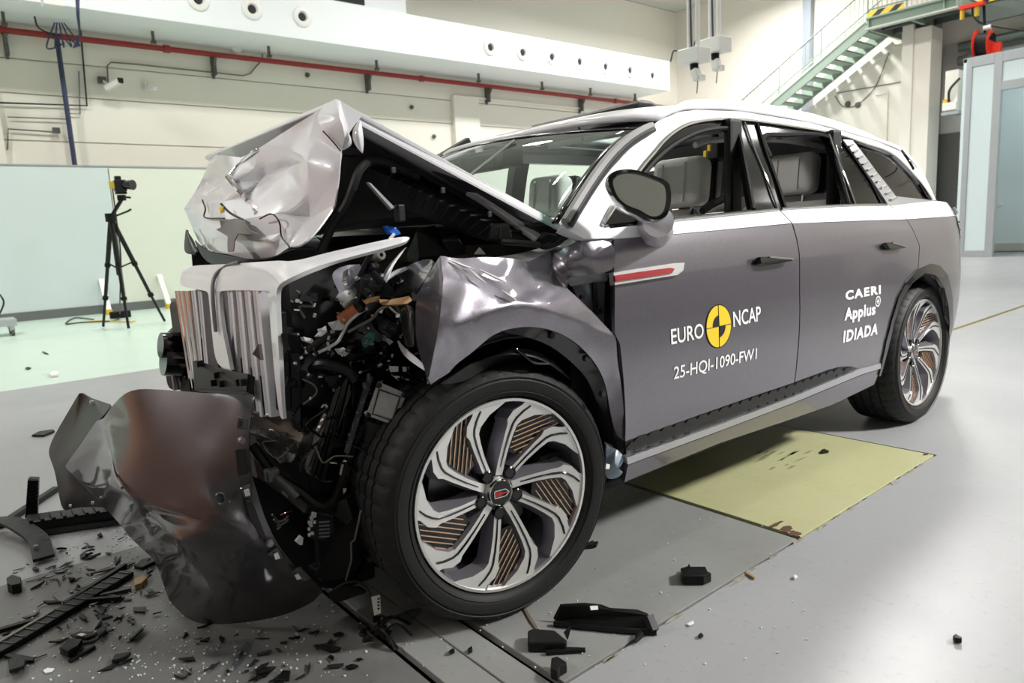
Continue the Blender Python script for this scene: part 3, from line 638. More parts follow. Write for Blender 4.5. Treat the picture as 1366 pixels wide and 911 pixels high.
def flank(name, m, px, parent=None, holes=(), off=0, th=.012, step=.045, raw=None, soff=-1, bev=0):
    o2 = raw if raw else [(p.x, p.z) for p in (atS(*q, off) for q in px)]
    h2 = [[(p.x, p.z) for p in (atS(*q, off) for q in h)] for h in holes]
    vs, fs = fill(o2, h2, step, lambda x, z: Vector((x, SY(x, z)+off, z)))
    F = []; cnt = {}
    for f in fs:                                # one winding for all faces: outward is -y
        a, b, c = (vs[i] for i in f[:3]); f = list(f)
        if (b-a).cross(c-a).y > 0: f.reverse()
        F.append(f)
        for i, j in zip(f, f[1:]+f[:1]): cnt[(i, j)] = cnt.get((i, j), 0)+1
    n = len(vs); N = []
    for v in vs:                                # true surface normal, so reflections run smoothly over the panel
        e = .006; N.append(Vector(((SY(v.x+e, v.z)-SY(v.x-e, v.z))/(2*e), -1, (SY(v.x, v.z+e)-SY(v.x, v.z-e))/(2*e))).normalized())
    V = [v for v in vs]+[v-N[i]*th for i, v in enumerate(vs)]; NN = N+[-q for q in N]; AF = F+[[n+i for i in f[::-1]] for f in F]
    for (i, j) in cnt:
        if (j, i) not in cnt:
            o = len(V); V += [V[i], V[j], V[n+j], V[n+i]]; nr = (V[n+i]-V[i]).cross(V[j]-V[i]); nr = nr.normalized() if nr.length else N[i]; nr = -nr if False else nr
            AF.append([o+1, o, o+3, o+2]); NN += [-((V[j]-V[i]).cross(V[n+i]-V[i])).normalized()]*4
    me = bpy.data.meshes.new(name); me.from_pydata([tuple(v) for v in V], [], AF); me.update()
    me.materials.append(MATS[m]); me.shade_smooth(); me.normals_split_custom_set_from_vertices([tuple(q) for q in NN])
    o = bpy.data.objects.new(name, me); COL.objects.link(o); attach(o, parent or car); return o
def strip_on(name, m, px, r, parent=None, off=0, n=6, closed=False, step=8):
    P = [atS(*q, off) for q in px]; P = spline(P, step) if not closed else P
    return MB().tube(P, r, n, closed).build(name, m, parent or car)

SPL_F = c6((105, 507), (320, 490), (540, 470), (740, 452)); SPL_R = c6((744, 452), (950, 443), (1150, 437), (1284, 441))
seamF = [(819, 319.5), (819, 352), (820, 444), (827, 459), (834, 587)]
seamM = c6((740, 452), (765, 560), (766, 700))+c7((767, 300), (757, 480), (748, 563))
seamM2 = [(x+1.3, y) for x, y in seamM]
botF = c7((748, 563), (600, 612), (400, 682), (280, 725), (145, 773))
botR = c7((985, 515), (950, 505), (915, 506), (870, 517), (751, 561))
arch = c7((1190, 158), (1150, 205), (1122, 260), (1098, 340), (1078, 420), (1062, 497))
fd = flank('front_door', 'paint_grey', SPL_F+seamM[1:]+botF[1:]+seamF[::-1][1:-1])
rdoor = flank('rear_door', 'paint_grey', SPL_R[:3]+c6((1195, 530))+arch+c7((1058, 503))+botR+seamM2[::-1][1:-1])
# quarter panel, modelled past its visible edge round the tail corner
qv = [(atS(*q).x, atS(*q).z) for q in c6((1152, 437))+c6((1197, 530))+c7((1192, 158), (1237, 138), (1270, 145), (1298, 180), (1313, 240), (1316, 320), (1308, 400), (1300, 440))]
zq = atS(*c6((1152, 437))[0]).z
quarter = flank('quarter_panel', 'paint_grey', None, raw=qv[::-1][:0]+[(qv[0][0], qv[0][1])]+qv[1:]+[(3.75, .34), (4.14, .38), (4.14, zq)])
# white upper half of the doors and the cab side frame
sill = c6((318, 437), (500, 419), (690, 400)); sill2 = c6((703, 399), (850, 389), (965, 384), (1075, 383))
flank('front_door_shoulder', 'paint_white', c6((105, 505), (72, 470), (200, 455))+sill+c6((697, 406), (738, 449), (540, 468), (320, 488)), fd)
flank('rear_door_shoulder', 'paint_white', c6((744, 450), (702, 405))+sill2+c6((1090, 387), (1125, 410), (1148, 435), (950, 441)), rdoor)
zq2 = atS(*c6((1120, 384))[0]).z
shoulder_rear = flank('quarter_shoulder', 'paint_white', None, raw=[(p.x, p.z) for p in (atS(*q) for q in c6((1151, 435), (1127, 410), (1092, 385), (1245, 369)))]+[(4.02, zq2-.01), (4.14, zq2-.06), (4.14, zq+.004)])
arc_out = c6((1243, 367), (1190, 294), (1100, 204), (1000, 165), (900, 131), (750, 104), (600, 83), (500, 78), (430, 82), (370, 96), (325, 120), (285, 153), (245, 200), (205, 248), (140, 340), (62, 457))
rail_edge = c6((1254, 366), (1205, 272), (1135, 196), (1050, 160), (1000, 144), (800, 90), (560, 50), (400, 44), (335, 52), (262, 84))
side_frame = flank('side_frame', 'paint_white', [(749, 303)]+[(775, 274), (818, 222), (846, 192), (870, 168)]+rail_edge[::-1]+arc_out+c6((72, 470), (104, 503), (0, 505)), th=.03)
# gloss black window surround with its two open windows
win_f = c6((208, 275), (262, 215), (330, 162), (420, 121), (520, 110), (548, 126), (575, 250), (603, 399), (318, 430), (190, 442))
win_r = c6((640, 141), (700, 134), (868, 141), (905, 250), (942, 380), (715, 391), (692, 300), (664, 215))
win_q = c6((887, 137), (926, 150), (1000, 262), (1060, 378), (972, 380), (930, 262))
win_b = c6((962, 156), (1060, 186), (1130, 226), (1185, 290), (1226, 362), (1118, 352), (1050, 270))
surround = flank('window_surround', 'black_gloss', arc_out[::-1]+c6((1110, 372), (1075, 384), (965, 385), (850, 390), (697, 401), (500, 420), (318, 438), (110, 458)), holes=[win_f, win_r, win_q, win_b], off=.006, th=.03)
qg = flank('quarter_window', 'dark_glass', win_q, surround, off=.012, th=.004)
bg = flank('rear_side_window', 'dark_glass', win_b, surround, off=.012, th=.004)
pil = flank('pillar_plate', 'satin_silver', c6((922, 149), (958, 153), (1045, 268), (1112, 353), (1240, 367), (1110, 384), (1086, 385), (1005, 264)), surround, off=-.004, th=.008)
for k in range(10):                            # stepped bars on the pillar plate
    t = k/9; a = lerp(945, 1095, t), lerp(172, 362, t); wd = lerp(12, 17, t)
    p = [atS(*q, -.010) for q in c6((a[0]-wd*.2, a[1]+4), (a[0]+wd, a[1]-4))]
    MB().bar(p[0], p[1], .010, .012, up=(0, -1, 0)).build('plate_bar', 'chrome', pil, 0, bevel=.002)
strip_on('chrome_trim', 'chrome', arc_out, .0065, off=-.004)
strip_on('sill_trim', 'chrome', c6((318, 437), (500, 419), (692, 400)), .006, fd, off=-.004)
strip_on('sill_trim', 'chrome', c6((703, 398), (850, 389), (965, 384), (1080, 383)), .006, rdoor, off=-.004)
strip_on('window_bar', 'chrome', c6((872, 132), (905, 225), (940, 310), (967, 384)), .007, surround, off=0)
strip_on('door_post_edge', 'chrome', c6((572, 90), (600, 170), (650, 290), (690, 398)), .005, surround, off=0)
strip_on('door_post_edge', 'black_matte', c6((618, 96), (650, 200), (690, 310), (716, 392)), .008, surround, off=0)
strip_on('window_seal', 'black_matte', c6((208, 275), (262, 215), (330, 162), (420, 121), (520, 110), (548, 126), (575, 250), (603, 399)), .010, surround, off=.006)
strip_on('window_seal', 'black_matte', c6((664, 215), (640, 141), (700, 134), (868, 141), (905, 250), (942, 380)), .010, surround, off=.006)
# roof, rail, windscreen, sunroof deflector
edge = [atS(*q) for q in rail_edge[::-1]]
roofL = [p for p in spline(edge, 3)]
rows = []
for p in roofL:
    yc = .95; hw = yc-p.y; row = []
    for k in range(17):
        t = k/16; y = p.y+2*hw*t; s = 1-(2*t-1)**4
        fx = max(0, 1-(p.x-roofL[0].x)/1.2); row.append(Vector((p.x-.16*s*fx, y, p.z+.014*s*(1 if p.x < 3.4 else max(0, 1-(p.x-3.4)/.5)))))
    rows.append(row)
sg0 = min(range(len(roofL)), key=lambda i: abs(roofL[i].x-1.58)); sg1 = min(range(len(roofL)), key=lambda i: abs(roofL[i].x-2.35)); sg2 = min(range(len(roofL)), key=lambda i: abs(roofL[i].x-3.1))
mb = MB(); nc = 17; mb.add([p for r in rows for p in r], [(i*nc+j, i*nc+j+1, (i+1)*nc+j+1, (i+1)*nc+j) for i in range(len(rows)-1) for j in range(nc-1) if not (sg0 <= i < sg1 and 3 <= j < 13)])   # sunroof slid open
roof = mb.build('roof', 'paint_white', car, 50, solid=.02, off=-1)
MB().grid([[v+Vector((0, 0, .012)) for v in rows[i][3:14]] for i in range(sg1-1, sg2)]).build('roof_glass', 'black_gloss', roof, 50, solid=.004)
rows_roof = rows
rr = [atS(*q, .03) for q in c6((330, 50), (352, 36), (385, 27), (470, 27), (560, 32), (680, 48), (800, 72), (900, 100), (1000, 136), (1030, 150))]
for sgn, nm in ((0, 'roof_rail'), (1, 'roof_rail')):
    P = spline([Vector((p.x, (p.y if not sgn else CARW-p.y), p.z)) for p in rr], 4)
    MB().tube(P, [.012]+[.021]*(len(P)-2)+[.012], 10).build(nm, 'rail_white', car)
bl, tl = atS(752, 299), atS(868, 170)
def wscreen(u, v, o=0):                         # u across (0 left), v up
    yl = lerp(bl.y, tl.y, v)+.012; y = yl+(CARW-2*yl)*u; s = 1-(2*u-1)**2
    return Vector((lerp(bl.x, tl.x, v)-.17*s-.01, y, lerp(bl.z, tl.z+.03*s, v)+.05*math.sin(math.pi*v)+o))
ws = MB().grid([[wscreen(u/16, v/10) for u in range(17)] for v in range(11)]).build('windscreen', 'windscreen_glass', car, 60, solid=.006)
MB().grid([[wscreen(u/16, v, .004) for u in range(17)] for v in (.94, .97, 1.0)]).build('header_band', 'black_gloss', ws, 50, solid=.003)
for u0, u1 in ((0, .012), (.988, 1)):
    MB().grid([[wscreen(u, v/10, .004) for u in (u0, (u0+u1)/2, u1)] for v in range(11)]).build('screen_edge', 'black_gloss', ws, 50, solid=.004)
P = [wscreen(-.012, v/10, .006) for v in range(11)]; MB().tube(P, .015, 6).build('pillar_seal', 'seal_grey', car)
MB().grid([[wscreen(-.012, v/10, o)+Vector((dx, dy, 0)) for dx, dy, o in ((.0, -.012, .0), (.015, -.004, -.006), (.03, .008, -.012))] for v in range(11)]).build('pillar_trim', 'seat_dark', car, 40, solid=.01)
# mirror base and camera pod behind the glass
q = MB(); q.box(wscreen(.5, .9)+Vector((.09, 0, -.05)), (.14, .2, .07)); q.bar(wscreen(.5, .82)+Vector((.06, -.12, -.05)), wscreen(.5, .82)+Vector((.06, .12, -.05)), .06, .07); q.build('inner_mirror', 'black_plastic', car, 0, bevel=.01)
for u, v0, v1 in ((.30, .35, .82), (.62, .3, .8)): MB().tube([wscreen(u, v0, .012), wscreen(u+.02, v1, .012)], .006, 6).build('sensor_strip', 'bracket_grey', ws)
# sunroof wind deflector: frame and mesh
A, B_ = at(712, 171, y=1.42), at(855, 138.5, y=.52)
dn = .17
df = MB().tube([B_+Vector((.34, -.02, -.07)), B_+Vector((.05, 0, 0)), B_, A, A+Vector((.05, 0, -.01)), A+Vector((.34, .02, -.09))], .016, 8).build('wind_deflector', 'black_plastic', car)
rowsd = [[A.lerp(B_, t)+Vector((.05, 0, -.11))*s for t in [k/8 for k in range(9)]] for s in (0, .5, 1)]
MB().grid(rowsd).build('deflector_mesh', 'mesh_grey', df, 0, solid=.004)
for t in (0.02, .46, .98): MB().bar(A.lerp(B_, t), A.lerp(B_, t)+Vector((.05, 0, -.1)), .012, .012).build('mesh_stay', 'black_matte', df, 0)
# right flank, tail and underbody
rows = []
for k in range(40):
    x = lerp(.35, 4.14, k/39); row = []
    for j in range(14):
        z = lerp(.24, 1.19, j/13); row.append(Vector((x, CARW-SY(x, z), z)))
    rows.append(row)
far = MB().grid(rows).build('right_flank', 'paint_grey', car, 50, solid=.012)
for (xa, xb_, za, zb) in ((.55, 1.28, 1.19, 1.60), (1.72, 1.62, 1.19, 1.62), (2.62, 2.45, 1.19, 1.60), (3.4, 3.1, 1.19, 1.58), (3.9, 3.6, 1.19, 1.5)):
    P = [Vector((lerp(xa, xb_, t), CARW-SY(lerp(xa, xb_, t), lerp(za, zb, t))-.02, lerp(za, zb, t))) for t in (0, .33, .66, 1)]
    q = MB()
    for a, b in zip(P, P[1:]): q.bar(a, b, .11, .05, up=(0, 1, 0))
    q.build('right_pillar', 'black_gloss', car, 0)
far_frame = [Vector((x, CARW-SY(x, 1.59)-.01, 1.57-.10*max(0, (x-3.0))**2)) for x in [1.5+.28*k for k in range(9)]]
MB().tube(far_frame, .05, 6).build('right_roof_frame', 'paint_white', car)
p4 = roofL[-1]
rows = [[Vector((lerp(p4.x, 4.17, s)+.06*(1-(2*t-1)**2), lerp(lerp(p4.y, .27, s), CARW-lerp(p4.y, .27, s), t), lerp(p4.z, .35, s))) for t in [k/12 for k in range(13)]] for s in [j/10 for j in range(11)]]
MB().grid(rows).build('tailgate', 'paint_grey', car, 50, solid=.012)
sp = [atS(*q, -.0) for q in c6((1128, 190), (1150, 222), (1172, 260))]
q = MB(); q.grid([[p, p+Vector((.05, .02, .015)), p+Vector((.12, .2, .03)), p+Vector((.13, .8, .05))] for p in sp]); q.build('tail_spoiler', 'black_gloss', car, 40, solid=.02)
MB().box((2.15, .95, .30), (3.55, 1.5, .16)).build('underbody', 'black_matte', car, 0, bevel=.02)
# tail lamp wrapped round the corner
zt = [(p.x, p.z) for p in (atS(*q) for q in c6((1272, 415), (1300, 412)))]
tlp = flank('tail_lamp', 'black_gloss', None, raw=[(3.60, 1.075), (3.66, 1.115), (3.85, 1.13), (4.12, 1.12), (4.12, .93), (3.98, .80), (3.84, .86), (3.72, .99)], off=-.006, th=.008)
for k in range(5): 
    z = 1.08-.045*k; P = [Vector((x, SY(x, z)-.012, z)) for x in (3.72+.03*k, 3.85, 4.0, 4.1)]
    MB().tube(P, .006, 5).build('lamp_bar', 'chrome', tlp)
MB().grid([[Vector((x, SY(x, z)-.016, z)) for x in (3.58, 3.66, 3.72)] for z in (1.13, 1.15, 1.165)]).build('lamp_corner', 'satin_silver', tlp, 0, solid=.01)
# rear wheel arch: black gloss lip and dark liner
ain = c7((1058, 540), (1085, 440), (1105, 350), (1135, 262), (1170, 205), (1215, 172), (1255, 180), (1285, 225), (1300, 290), (1304, 360), (1298, 430))
aout = c7((1052, 540), (1062, 497), (1078, 420), (1098, 340), (1122, 260), (1150, 205), (1190, 158), (1237, 138), (1270, 145), (1298, 180), (1313, 240), (1316, 320), (1308, 400), (1302, 430))
lip = flank('wheel_arch_lip', 'black_gloss', aout+ain[::-1], off=-.008, th=.03)
P = [atS(*q) for q in ain]; MB().grid([[p+Vector((0, dy, 0)) for p in P] for dy in (0, .15, .45)]).build('arch_liner', 'black_matte', car, 50, solid=.01)
MB().box((3.1, .6, .62), (.95, .04, .7)).build('arch_back', 'black_matte', car, 0)
# lower trim with honeycomb relief, silver strip, sill
trim_top = c7((145, 770), (280, 722), (400, 679), (600, 609), (748, 560), (870, 514), (915, 503), (950, 502), (985, 512))
strip_t = c7((1058, 495), (985, 514), (750, 612), (500, 707), (150, 832)); strip_b = c7((1058, 513), (985, 536), (750, 634), (500, 729), (155, 856))
lt = flank('lower_trim', 'black_plastic', trim_top+strip_t[1:], off=.004, th=.01, step=.06)
reg = [(p.x, p.z) for p in (atS(*q) for q in trim_top+strip_t[1:])]
cx = reg[0][0]; hx = MB(); zmn = min(p[1] for p in reg); zmx = max(p[1] for p in reg); hw_, hh_ = .034, .017; r = 0; z = zmn
while z < zmx:
    x = .6+(hw_ if r % 2 else 0)
    while x < 2.5:
        pts = [(x+hw_*.93*math.cos(a)*1.1, z+hh_*.86*math.sin(a)) for a in [math.pi*k/3 for k in range(6)]]
        if all(inside(p, reg) for p in pts): hx.prism([(a, SY(a, b)+.004, b) for a, b in pts], (0, -.006, 0))
        x += hw_*2
    z += hh_*.82; r += 1
hx.build('honeycomb_relief', 'black_plastic', lt, 0, kind='stuff', bevel=0)
flank('rocker_strip', 'satin_silver', strip_t+strip_b[::-1], off=-.012, th=.02, bev=.003)
sb = c7((155, 858), (500, 731), (750, 636), (985, 538), (1056, 515))
flank('rocker_panel', 'paint_grey', sb+[(1166, 513), (1110, 540), (1050, 561), (960, 591), (833, 643)], off=.0, th=.02)
# handles, door vent trim with red reflector
for (pts, tip, par) in ((c6((628, 572), (660, 570), (700, 574), (745, 577), (742, 583), (700, 592), (655, 598), (632, 594)), c6((632, 575), (660, 592)), fd), (c6((1078, 520), (1100, 519), (1125, 526), (1150, 533), (1145, 538), (1115, 541), (1092, 541)), c6((1080, 521), (1100, 538)), rdoor)):
    h = flank('door_handle', 'black_gloss', pts, par, off=-.030, th=.022, step=.02, bev=.004)
    a, b = atS(*tip[0], -.02), atS(*tip[1], -.02); MB().box(((a.x+b.x)/2, (a.y+b.y)/2+.012, (a.z+b.z)/2), (.035, .03, .03)).build('handle_foot', 'black_plastic', h, 0)
    pe_ = [atS(*q, -.032) for q in (pts[3], pts[2], pts[1])]; MB().tube(pe_, .004, 5).build('handle_edge', 'satin_silver', h)
vt = flank('fender_vent_trim', 'vent_silver', c6((103, 626), (200, 610), (320, 592), (357, 590), (352, 618), (332, 634), (200, 655), (108, 670)), fd, off=-.016, th=.02, step=.03, bev=.005)
flank('reflector', 'lamp_red', c6((108, 636), (200, 622), (305, 608), (322, 612), (312, 628), (200, 645), (110, 658)), vt, off=-.022, th=.008, step=.03, bev=.002)
# door mirror, knocked round so its glass faces forward
mc = at(857, 258, y=-.16)
def mp(dx, dy, back=0):                        # points on the mirror's own tilted plane
    nrm = Vector((-.62, -.76, .12)).normalized(); ex = Vector((.76, -.62, 0)).normalized(); ez = nrm.cross(ex); ez = -ez if ez.z < 0 else ez
    return mc+ex*dx+ez*dy-nrm*back
ol = c6((78, 300), (95, 268), (140, 257), (190, 262), (250, 282), (290, 300), (305, 322), (308, 370), (296, 420), (270, 440), (235, 440), (190, 415), (140, 395), (100, 360))
def onm(px, py, back=0):
    nrm = Vector((-.62, -.76, .12)).normalized(); D = ray(px, py); t = (mc-CP).dot(nrm)/D.dot(nrm); return CP+D*t-nrm*back
P = [onm(*q) for q in ol]; cen = sum(P, Vector())/len(P); N = len(P); Ps = []
for i in range(N):
    a, b, c, d = P[i-1], P[i], P[(i+1) % N], P[(i+2) % N]
    for t in (0, .33, .66): Ps.append(.5*((2*b)+(c-a)*t+(2*a-5*b+4*c-d)*t*t+(3*b-a-3*c+d)*t**3))
nrm = Vector((-.62, -.76, .12)).normalized()
def ring(s, back): return [cen+(p-cen)*s-nrm*back for p in Ps]
mb = MB(); loops = [ring(.82, -.002), ring(.85, -.014), ring(.97, -.012), ring(1.0, .01), ring(.99, .03)]
n = len(Ps); mb.add([p for l in loops for p in l], [(i*n+k, i*n+(k+1) % n, (i+1)*n+(k+1) % n, (i+1)*n+k) for i in range(4) for k in range(n)])
mir = mb.build('door_mirror', 'black_gloss', car, 60)
mb = MB(); loops = [ring(.99, .03), ring(.97, .06), ring(.85, .11), ring(.55, .14), ring(.1, .15)]
mb.add([p for l in loops for p in l], [(i*n+k, i*n+(k+1) % n, (i+1)*n+(k+1) % n, (i+1)*n+k) for i in range(4) for k in range(n)])
mb.build('mirror_shell', 'paint_white', mir, 60)
m, nt, b, nd, L = node_mat('mirror_silver', .04); b.inputs['Metallic'].default_value = 1; b.inputs[0].default_value = (.62, .64, .64, 1)
mb = MB(); mb.add(ring(.84, .0), [tuple(range(n))]); mb.build('mirror_glass', 'mirror_silver', mir, 0, solid=.004)
q = MB(); a = onm(*c6((285, 430))[0], .08); b2 = atS(*c6((268, 470))[0]); q.tube([a, a.lerp(b2, .5), b2+Vector((0, .03, 0))], [.045, .05, .07], 12); q.build('mirror_foot', 'paint_white', mir)
tri = flank('mirror_triangle', 'black_gloss', c6((64, 456), (105, 382), (190, 300), (205, 440)), fd, off=-.002, th=.012)
strip_on('triangle_edge', 'chrome', c6((66, 450), (106, 384), (150, 400), (215, 436)), .006, tri, off=-.006)

# lettering and round test badge, built as thin raised film on the door
def text_on(name, txt, pxl, pxr, pxtop, par, m='decal_white', bold=0, space=1.0):
    a, b2, t = atS(*pxl), atS(*pxr), atS(*pxtop); cu = bpy.data.curves.new(name, 'FONT'); cu.body = txt; cu.offset = bold; cu.space_character = space; cu.resolution_u = 3
    o = bpy.data.objects.new(name, cu); COL.objects.link(o); dg = bpy.context.evaluated_depsgraph_get(); dg.update()
    me = bpy.data.meshes.new_from_object(o.evaluated_get(dg)); bpy.data.objects.remove(o)
    xs_ = [v.co.x for v in me.vertices]; ys_ = [v.co.y for v in me.vertices]; x0, x1, y1 = min(xs_), max(xs_), max(ys_); y0 = min(ys_) if not any(c in txt for c in 'pgQ,') else 0
    H = t.z-a.z
    for v in me.vertices:
        u = (v.co.x-x0)/(x1-x0); x = lerp(a.x, b2.x, u); z = lerp(a.z, b2.z, u)+(v.co.y-y0)/(y1-y0)*H; v.co = (x, SY(x, z)-.0022, z)
    mb = MB(); mb.add([v.co for v in me.vertices], [tuple(p.vertices) for p in me.polygons])
    for f in mb.f:
        p, q_, r_ = (mb.v[i] for i in f[:3])
        if (q_-p).cross(r_-p).y > 0: f.reverse()
    bpy.data.meshes.remove(me); return mb.build(name, m, par, 0)
text_on('lettering', 'EURO', c7((308, 428))[0], c7((424, 403))[0], c7((307, 372))[0], fd, bold=.012)
text_on('lettering', 'NCAP', c7((530, 365))[0], c7((628, 342))[0], c7((530, 309))[0], fd, bold=.012)
text_on('lettering', '25-HQI-1090-FW1', c7((316, 551))[0], c7((612, 478))[0], c7((316, 507))[0], fd, bold=.009)
text_on('lettering', 'CAERI', c7((930, 270))[0], c7((1056, 246))[0], c7((930, 236))[0], rdoor, bold=.042, space=1.22)
text_on('lettering', 'Applus', c7((926, 340))[0], c7((1036, 318))[0], c7((926, 298))[0], rdoor, bold=.034, space=1.08)
text_on('lettering', 'IDIADA', c7((921, 421))[0], c7((1044, 390))[0], c7((921, 379))[0], rdoor, bold=.040, space=1.16)
def disc_on(name, px, rad, m, par, off, a0=0, a1=360, r0=0):
    c = atS(*px); n = max(4, int(48*(a1-a0)/360)); mb = MB(); vs = []
    an = [math.radians(a0+(a1-a0)*k/n) for k in range(n+1)]
    o = [Vector((c.x+rad*math.cos(a), 0, c.z+rad*math.sin(a))) for a in an]; i_ = [Vector((c.x+r0*math.cos(a), 0, c.z+r0*math.sin(a))) for a in an]
    vs = o+i_
    for v in vs: v.y = SY(v.x, v.z)-off
    mb.add(vs, [(k, k+1, n+2+k, n+1+k) for k in range(n)]); return mb.build(name, m, par, 0, solid=.0006)
bc = c7((478, 362))[0]; tp = atS(*c7((479, 285))[0]); rad = tp.z-atS(*bc).z
bdg = disc_on('round_badge', bc, rad, 'decal_yellow', fd, .002)
disc_on('badge_outline', bc, rad*1.03, 'decal_black', bdg, .0024, r0=rad*.985)
for a0 in (90, 270): disc_on('black_quarter', bc, rad*.52, 'decal_black', bdg, .003, a0, a0+90)
c = atS(*bc)
for d in ((1, 0), (0, 1)):
    P = [Vector((c.x+d[0]*rad*s, 0, c.z+d[1]*rad*s)) for s in (-1, -.5, 0, .5, 1)]
    for p in P: p.y = SY(p.x, p.z)-.0028
    MB().tube(P, .0016, 4).build('cross_line', 'decal_black', bdg, 0)
pc = c7((1046, 273))[0]; r_ = (atS(*c7((1046, 254))[0]).z-atS(*pc).z)
pb = disc_on('plus_emblem', pc, r_, 'decal_white', rdoor, .0022, r0=r_*.8); c = atS(*pc)
for dx, dz in ((r_*.5, r_*.14), (r_*.14, r_*.5)): MB().box((c.x, SY(c.x, c.z)-.0022, c.z), (2*dx, .0008, 2*dz)).build('plus_bar', 'decal_white', pb, 0)

# ---------------------------------------------------------------- cabin
def seat(cx, cy, cz, wd, par=car, back='seat_cream'):
    o = MB().box((cx+.10, cy, cz+.52), (.15, wd, .66), Matrix.Rotation(math.radians(14), 3, 'Y')).build('seat_back', back, par, 40, bevel=.05, bseg=3)
    MB().box((cx-.2, cy, cz+.12), (.55, wd, .16)).build('seat_cushion', back, o, 40, bevel=.05, bseg=3)
    h = MB().box((cx+.19, cy, cz+.99), (.115, wd*.50, .215), Matrix.Rotation(math.radians(8), 3, 'Y')).build('headrest', back, o, 40, bevel=.045, bseg=4)
    MB().box((cx+.265, cy, cz+.985), (.07, wd*.53, .21), Matrix.Rotation(math.radians(8), 3, 'Y')).build('headrest_shell', 'black_plastic', h, 40, bevel=.02)
    for k in (-1, 1): MB().box((cx+.128, cy+k*.06, cz+.99), (.01, .003, .17), Matrix.Rotation(math.radians(8), 3, 'Y')).build('seam', 'seat_cream', h, 0)
    for dy in (-.06, .06): MB().tube([(cx+.17, cy+dy, cz+.8), (cx+.19, cy+dy, cz+.9)], .009, 6).build('headrest_post', 'chrome', o)
    MB().box((cx+.2, cy, cz+.5), (.05, wd*.96, .62), Matrix.Rotation(math.radians(14), 3, 'Y')).build('back_shell', 'seat_dark', o, 40, bevel=.02)
def place_seat(px, py, y, wd):                 # headrest centre is put where the photograph shows it
    p = at(px, py, y=y); seat(p.x-.19, y, p.z-.99, wd)
place_seat(*c6((345, 305))[0], .52, .54); place_seat(*c6((745, 275))[0], .52, .54)
p = at(*c6((345, 305))[0], y=.52); seat(p.x-.19, 1.38, p.z-.99, .54)
p = at(*c6((745, 275))[0], y=.52); seat(p.x-.19, 1.38, p.z-.99, .54)
MB().box((2.0, .95, .42), (3.2, 1.6, .06)).build('cabin_floor', 'cabin_dark', car, 0)
q = MB(); q.box((.86, .95, 1.0), (.5, 1.5, .22)); q.box((.9, .95, .75), (.3, 1.45, .5)); q.build('dashboard', 'cabin_dark', car, 0, bevel=.05)
p = Vector((1.12, .5, 1.05)); sw = MB(); M = Matrix.Translation(p) @ Matrix.Rotation(math.radians(62), 4, 'Y')
sw.tube([M @ Vector((.185*math.cos(a), .185*math.sin(a), 0)) for a in [2*math.pi*k/28 for k in range(28)]], .016, 8, True); so = sw.build('steering_wheel', 'seat_dark', car)
MB().lathe([(0, -.02), (.06, -.02), (.07, 0), (.06, .02), (0, .02)], 16, M).build('airbag_hub', 'black_plastic', so); MB().bar(M @ Vector((0, -.17, 0)), M @ Vector((0, .17, 0)), .04, .015).build('wheel_spoke', 'black_plastic', so, 0)
for dx in (1.25, 2.2, 3.1):                    # grab handles at the roof edge
    pass
q = MB(); q.tube(spline([at(*c6((395, 170))[0], y=.42), at(*c6((440, 155))[0], y=.42), at(*c6((500, 150))[0], y=.42)], 5), .014, 6); q.build('grab_handle', 'seat_cream', car)
q = MB(); q.tube(spline([at(*c6((640, 145))[0], y=.45), at(*c6((740, 152))[0], y=.45), at(*c6((855, 172))[0], y=.45)], 5), .02, 6); q.build('roof_cushion', 'seat_cream', car)
mb = MB(); mb.add([v+Vector((0, 0, -.04)) for r in rows_roof for v in r], [(i*nc+j, i*nc+j+1, (i+1)*nc+j+1, (i+1)*nc+j) for i in range(1, len(rows_roof)-2) for j in range(1, nc-2) if not (sg0 <= i < sg1 and 3 <= j < 13)]); mb.build('headliner', 'cabin_grey', car, 50, solid=.01)
rig = MB(); rp_ = at(*c6((468, 188))[0], y=.75)
rig.box(rp_, (.10, .09, .10)); rig.box(rp_+Vector((.06, -.01, .03)), (.09, .06, .06)); rig.tube([rp_, rp_+Vector((.02, .02, .16))], .02, 8); ro = rig.build('onboard_camera', 'black_plastic', car, 0, bevel=.01)
a = at(*c6((430, 205))[0], y=.72); MB().bar(a+Vector((0, 0, -.02)), a+Vector((.005, 0, .02)), .016, .014).build('yellow_clamp', 'decal_yellow', ro, 0); MB().box(at(*c6((445, 180))[0], y=.7), (.014, .014, .03)).build('yellow_clamp', 'decal_yellow', ro, 0)
q = MB(); q.tube([at(*c6((500, 360))[0], y=.35), at(*c6((450, 385))[0], y=.33), at(*c6((420, 405))[0], y=.32)], .016, 6); q.build('seat_belt', 'seat_dark', car)
for x in (1.62, 2.5): 
    MB().box((x+.02, .26, 1.32), (.09, .04, .5)).build('inner_pillar', 'seat_dark', car, 0, bevel=.015)
